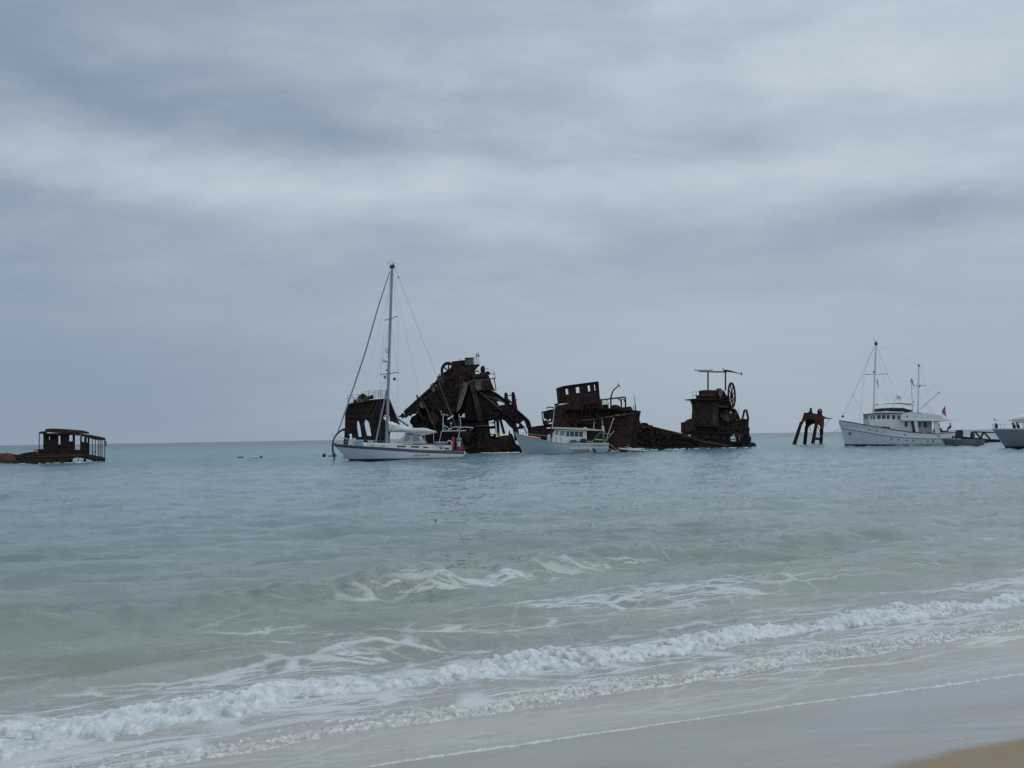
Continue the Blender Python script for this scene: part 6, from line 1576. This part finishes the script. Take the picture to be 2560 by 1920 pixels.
# aft accommodation
link('saloon_side', MB().prism([F.pts([(1240, 1236), (1452, 1236), (1452, 1388), (1240, 1388)])] + [F.pts([(1262, 1248), (1302, 1248), (1302, 1318), (1262, 1318)]), F.pts([(1340, 1248), (1394, 1248), (1394, 1322), (1340, 1322)])], -1.5, -1.44), 'canvas', t)
link('saloon_side', MB().prism([F.pts([(1240, 1236), (1452, 1236), (1452, 1388), (1240, 1388)])] + [F.pts([(1340, 1248), (1394, 1248), (1394, 1322), (1340, 1322)])], 1.44, 1.5), 'canvas', t)
link('saloon_window', MB().prism([F.pts([(1262, 1248), (1302, 1248), (1302, 1318), (1262, 1318)])], -1.47, -1.45), 'glass', t)
link('opening_shade', MB().prism([F.pts([(1158, 1232), (1186, 1232), (1218, 1386), (1186, 1386)])], -1.9, -1.82), 'glass', t)  # dark sheet standing in for the shade inside the slanted opening
link('side_pillar', MB().prism([F.pts([(1184, 1224), (1236, 1224), (1252, 1394), (1216, 1394)])], -2.3, -2.1), 'white', t)
link('side_pillar', MB().prism([F.pts([(1454, 1230), (1522, 1232), (1552, 1404), (1482, 1402)])], -2.2, -2.0), 'white', t)
link('side_pillar', MB().prism([F.pts([(1454, 1230), (1522, 1232), (1552, 1404), (1482, 1402)])], 2.0, 2.2), 'white', t)
for b_ in (-1.9, 1.9):
    link('awning_post', MB().tube([F.at((1599, 1230), b=b_), F.at((1599, 1330), b=b_)], .035, 6), 'alu', t)
link('side_rail', MB().tube([F.at(p, b=-2.25) for p in ((700, 1278), (880, 1308), (1100, 1326), (1230, 1336))], .03, 5), 'steel', t)
for x, y in ((780, 1290), (880, 1306), (990, 1316), (1100, 1326)):
    link('rail_post', MB().tube([F.at((x, y), b=-2.25), F.at((x, y + 44), b=-2.25)], .022, 5), 'steel', t)
link('side_rail', MB().tube([F.at(p, b=-2.25) for p in ((1250, 1340), (1350, 1346), (1480, 1346))], .03, 5), 'steel', t)
link('hull_vent', MB().prism([F.pts([(740, 1308), (860, 1316), (862, 1336), (780, 1328)])], -2.16, -1.95), 'dark', t)
link('bulwark_stern', MB().tube([F.at(p, b=-1.5) for p in ((1560, 1396), (1700, 1388), (1794, 1382))], .06, 6), 'white', t)
link('table', MB().bar(F.at((1600, 1330), b=-.6), F.at((1644, 1330), b=-.6), .05, .8), 'wood', t)
link('bench', MB().prism([F.pts([(1545, 1350), (1580, 1362), (1690, 1370), (1690, 1392), (1545, 1396)])], -1.2, .8), 'cloth_dark', t)
# masts
fm = link('foremast', MB().tube(F.pts([(686, 1300), (694, 900), (704, 560), (716, 140)]), [.15, .13, .12, .09], 10), 'white_paint', t)
link('mast_cap', MB().prism([F.pts([(700, 150), (708, 138), (728, 140), (740, 172), (728, 186), (704, 180)])], -.2, .2), 'dark', fm)
link('anemometer', MB().tube(F.pts([(704, 142), (690, 128), (684, 92)]), .03, 5), 'wire', fm)
link('wind_sensor', MB().tube(F.pts([(705, 124), (745, 122)]), .05, 5), 'wire', fm)
yd = link('yard', MB().tube(F.pts([(554, 588), (700, 583), (882, 580)]), .055, 7), 'alu', fm)
link('crosstree_lamp', MB().ball(F.at((690, 553)), .14, 8, 6), 'dark', fm)
for k in range(12):
    y = 300 + k * 24
    link('mast_step', MB().bar(F.at((711 - k * .9, y), b=-.1), F.at((721 - k * .9, y + 1), b=-.1), .05, .12), 'dark', fm)
wire([F.at((700, 178)), F.at((560, 540)), F.at((402, 876)), F.at((262, 1162)), F.at((236, 1214))], .03)
link('stay_float', MB().ball(F.at((402, 876)), .1, 8, 6), 'dark', t)
link('anchor_ball', MB().ball(F.at((260, 1166)), .20, 12, 8), 'black', t)
wire([F.at((402, 876)), F.at((490, 1040)), F.at((572, 1166))], .025)
wire([F.at((700, 178)), F.at((412, 850))], .02)
lad_ = MB()
for k in range(18):
    f_ = k / 17; x, y = 556 - 66 * f_, 612 + 615 * f_
    lad_.bar(F.at((x - 8, y), b=-.5), F.at((x + 9, y - 1), b=-.5), .03, .05)
lad_.tube([F.at((556, 590), b=-.5), F.at((490, 1235), b=-.5)], .008, 4)
link('signal_halyard', lad_, 'wire', t)
am = link('aftmast', MB().tube(F.pts([(1303, 1122), (1307, 760), (1313, 450)]), [.15, .13, .10], 10), 'white_paint', t)
link('mast_cap', MB().ball(F.at((1312, 462)), (.2, .2, .16), 8, 6), 'dark', am)
link('crosstree', MB().tube(F.pts([(1234, 742), (1408, 740)]), .05, 6), 'alu', am)
link('crosstree_lamp', MB().ball(F.at((1322, 745)), .16, 8, 6), 'dark', am)
link('mast_foot', MB().prism([F.pts([(1240, 1118), (1330, 1118), (1330, 1136), (1240, 1134)])], -.8, .8), 'redcap', am)
wire([F.at((1308, 452)), F.at((1272, 434)), F.at((1232, 424))], .03, par=am, nm='whisker')
link('davit_boom', MB().tube(F.pts([(1318, 1075), (1450, 960), (1588, 842)]), .04, 6), 'alu', t)
link('boom_block', MB().ball(F.at((1588, 840)), .12, 8, 6), 'dark', t)
dm = link('derrick_mast', MB().tube(F.pts([(1222, 1100), (1216, 860), (1208, 650)], b=-1.5), .04, 6), 'alu', t)
link('lantern', MB().tube(F.pts([(1205, 712), (1205, 648)], b=-1.5), .10, 7), 'fender', dm)
link('aerial_block', MB().bar(F.at((1212, 645), b=-1.5), F.at((1236, 735), b=-1.5), .12, .1), 'dark', dm)
link('lamp', MB().ball(F.at((1238, 966), b=-1.5), .12, 8, 6), 'dark', dm)
link('hanging_gear', MB().bar(F.at((736, 655), b=-1), F.at((750, 766), b=-1), .10, .1), 'dark', t)
for a, b_, r_ in (((722, 160), (1300, 448), .016), ((722, 180), (880, 580), .016), ((882, 580), (960, 960), .012), ((722, 200), (1085, 1040), .016), ((722, 200), (880, 945), .012), ((752, 770), (876, 950), .016), ((724, 180), (724, 1050), .012),
                  ((1318, 460), (1590, 830), .014), ((1318, 470), (1500, 1116), .016), ((1306, 470), (1240, 740), .012), ((1318, 880), (1500, 1112), .018), ((1236, 745), (1300, 860), .014), ((1180, 740), (1060, 960), .014), ((1236, 750), (1170, 960), .012), ((1408, 742), (1480, 880), .012), ((1588, 845), (1340, 1080), .012)):
    wire([F.at(a), F.at(b_)], r_)
link('ensign_staff', MB().tube(F.pts([(1622, 1208), (1672, 1012)], b=0), .03, 5), 'wood', t)
en = []
for i in range(9):
    f_ = i / 8; en.append(F.at((1668 + 24 * f_ ** .7, 1025 + 180 * f_), b=.05 * math.sin(i * 2.1)))
e0 = [p + Vector((-.02 - .55 * math.sin(math.pi * min(1, i / 6)) * (1 if i < 6 else .2), .06 * math.cos(i * 1.7), -.12)) for i, p in enumerate(en)]
link('ensign', MB().loft([[a, (a + b_) / 2 + Vector((0, .08, 0)), b_] for a, b_ in zip(en, e0)], True, False, False), 'ensign', t)
link('ensign_tail', MB().prism([F.pts([(1668, 1022), (1680, 1060), (1664, 1072)])], -.02, .02), 'ensign_blue', t)
wire([F.at((1672, 1016)), F.at((1700, 1215))], .012, nm='flag_halyard')
link('stern_awning', MB().prism([F.pts([(1690, 1222), (1700, 1206), (1735, 1204), (1752, 1214), (1750, 1222)])], -.6, .6), 'white', t)
link('mooring_line', MB().tube(F.pts([(222, 1334), (140, 1375), (40, 1422), (-60, 1440)]), .03, 5), 'rope', t)
link('anchor_rode', MB().tube(F.pts([(236, 1340), (245, 1560), (240, 1640)]), .02, 5), 'wire', t)
person(F, F.at((1560, 1352), b=-.8), -1, 'dark clothed person seated on the left of the motor yacht aft deck', 'sit', 'cloth_dark', 'cloth_dark')
person(F, F.at((1585, 1356), b=-.2), 1, 'dark clothed person lounging in the middle of the motor yacht aft deck', 'sit', 'cloth_dark', 'cloth_dark')
person(F, F.at((1752, 1338), b=-.5), -1, 'person in grey blue shirt seated at the motor yacht stern', 'sit', 'shirt', 'cloth_dark')

# ---- aluminium tender
F = Frame(155, 2405, -4, 15)
t = thing('aluminium_tender', 'open grey aluminium tender astern of the motor yacht', 'dinghy', F)
sheer = [(742, 1122), (900, 1140), (1200, 1146), (1500, 1150), (1938, 1160)]
stem = [(740, 1118), (775, 1190), (820, 1260), (880, 1336), (960, 1400)]
stern = [(1940, 1158), (1925, 1230), (1896, 1322), (1880, 1380)]
mb, dk, S, vz, us = hull(F, 15, sheer, stem, stern, 2.3, 0.4, 0.9, -0.35, 30, 8, .3)
link('hull', mb, 'tin', t)
sh = lambda u: S(u, 0, 1).z
link('gunwale', band(S, vz, us, lambda u: sh(u) - .04, lambda u: sh(u) + .03, .05), 'alu', t)
link('spray_rail', MB().tube([S(u, vz(u, F.at((900, 1270 + 40 * u)).z * (1 - .8 * u)), -1, .03) for u in (.05, .12, .2, .3, .4)], .025, 5), 'alu', t)
link('floor', MB().loft([[S(u, .55, -1), S(u, .55, 1)] for u in us], False, False, False), 'tin', t)
for x in (1040, 1450, 1800):
    link('thwart', MB().bar(F.at((x, 1165), b=-.95), F.at((x, 1165), b=.95), .25, .04), 'alu', t)
link('number_patch', MB().prism([F.pts([(1690, 1196), (1800, 1198), (1798, 1222), (1692, 1220)])], -1.17, -1.13), 'dark', t)
cons = []
for y, w0, w1 in ((1130, 1170, 1330), (1040, 1148, 1344), (960, 1176, 1356), (900, 1188, 1345), (872, 1210, 1312)):
    cons.append([F.at((w0, y)) + Vector((0, -.35, 0)), F.at((w1, y)) + Vector((0, -.35, 0)), F.at((w1, y)) + Vector((0, .35, 0)), F.at((w0, y)) + Vector((0, .35, 0))])
link('covered_console', MB().loft(cons, False), 'cloth_dark', t)
ob = thing('outboard_motor', 'black outboard motor tilted on the aluminium tender stern', 'outboard motor', F, F.at((1640, 1150)))
link('cowl', MB().loft([[F.at((1642 + math.cos(2 * math.pi * k / 12) * w_, y)) + Vector((0, .3 * math.sin(2 * math.pi * k / 12), 0)) for k in range(12)] for y, w_ in ((1130, 45), (1080, 62), (1020, 68), (960, 52), (925, 24))]), 'dark', ob)
link('tiller', MB().tube(F.pts([(1620, 940), (1608, 900)]), .08, 6), 'dark', ob)
solo('float', 'dull red float on the aluminium tender bow', 'float', F, MB().ball(F.at((1078, 1082)), (.19, .19, .22), 12, 8), 'maroon')

# ---- right hand cruiser, cut by the picture edge
F = Frame(128, 2540, -10, 16)
t = thing('motor_cruiser', 'grey white cruiser bow with pulpit and white cover, cut by right edge', 'motor yacht', F)
sheer = [(246, 872), (600, 872), (1185, 866), (2200, 880), (3600, 900)]
stem = [(244, 868), (330, 990), (430, 1130), (530, 1270), (622, 1400), (700, 1500)]
stern = [(3600, 900), (3600, 1400), (3600, 1600)]
mb, dk, S, vz, us = hull(F, 16, sheer, stem, stern, 4.4, 0.45, 0.85, -0.5, 40, 10, .6)
link('hull', mb, 'grey_hull', t); link('deck', dk, 'white', t)
sh = lambda u: S(u, 0, 1).z
link('toe_rail', band(S, vz, us, lambda u: sh(u) - .04, lambda u: sh(u) + .12, .05), 'white', t)
link('boot_stripe', band(S, vz, us, -.46, F.at((700, 1372)).z, .03), 'boot', t)
link('white_stem', MB().tube([p + Vector((-.01, 0, 0)) for p in F.pts([(300, 930), (430, 1122), (530, 1262), (618, 1392)])], .035, 6), 'white', t)
for b_ in (-.55, .55):
    P = [F.at((250, 715)), F.at((300, 716), b=b_ * .8), F.at((520, 716), b=b_ * 2), F.at((820, 716), b=b_ * 2.8), F.at((1300, 716), b=b_ * 3.2)]
    link('pulpit_rail', MB().tube(P, .03, 6), 'steel', t)
for x, b_ in ((285, -.3), (480, -1), (600, -1.25), (1140, -1.7), (1180, -1.7)):
    link('pulpit_post', MB().tube([F.at((x, 716), b=b_), F.at((x + 20, 860), b=b_)], .022, 5), 'steel', t)
link('pulpit_nose', MB().tube(F.pts([(248, 715), (262, 780), (290, 860)]), .03, 6), 'steel', t)
link('pennant_staff', MB().tube(F.pts([(304, 700), (302, 515)]), .02, 5), 'wire', t)
link('pennant', MB().prism([rag(F.pts([(306, 528), (345, 590), (505, 640), (515, 680), (500, 640), (340, 604), (308, 590)]), .2, .01, 3)], -.02, .02), 'pennant', t)
link('windlass_cover', MB().tube(F.pts([(352, 690), (362, 720), (368, 790), (368, 850)]), [F.len(28), F.len(44), F.len(46), F.len(34)], 10), 'cloth_dark', t)
for x in (840, 960):
    link('foredeck_seat', MB().tube(F.pts([(x, 690), (x + 8, 680), (x + 48, 770), (x + 70, 838)]), [F.len(34), F.len(42), F.len(44), F.len(44)], 10), 'black', t)  # the two dark foredeck seats, built as tapered tubes
cv = []
for k in range(13):
    a = k / 12; x = 720 + 1500 * a
    top_ = 600 - 195 * math.sin(min(1, a * 2.6) * math.pi / 2) ** .8; bot = 612 + 130 * min(1, a * 2.2)
    p, q = F.at((x, top_)), F.at((x, bot)); wd = .15 + 1.35 * min(1, a * 2.4) ** .7
    cv.append([Vector((p.x, wd * math.cos(g), (p.z + q.z) / 2 + (p.z - q.z) / 2 * math.sin(g))) for g in [2 * math.pi * i / 14 for i in range(14)]])
solo('life_raft', 'white covered life raft on the cruiser foredeck at right edge', 'raft', F, MB().loft(cv), 'bunk')
for x in (1000, 1185):
    link('raft_cradle', MB().tube(F.pts([(x, 735), (x, 862)]), .05, 6), 'alu', t)
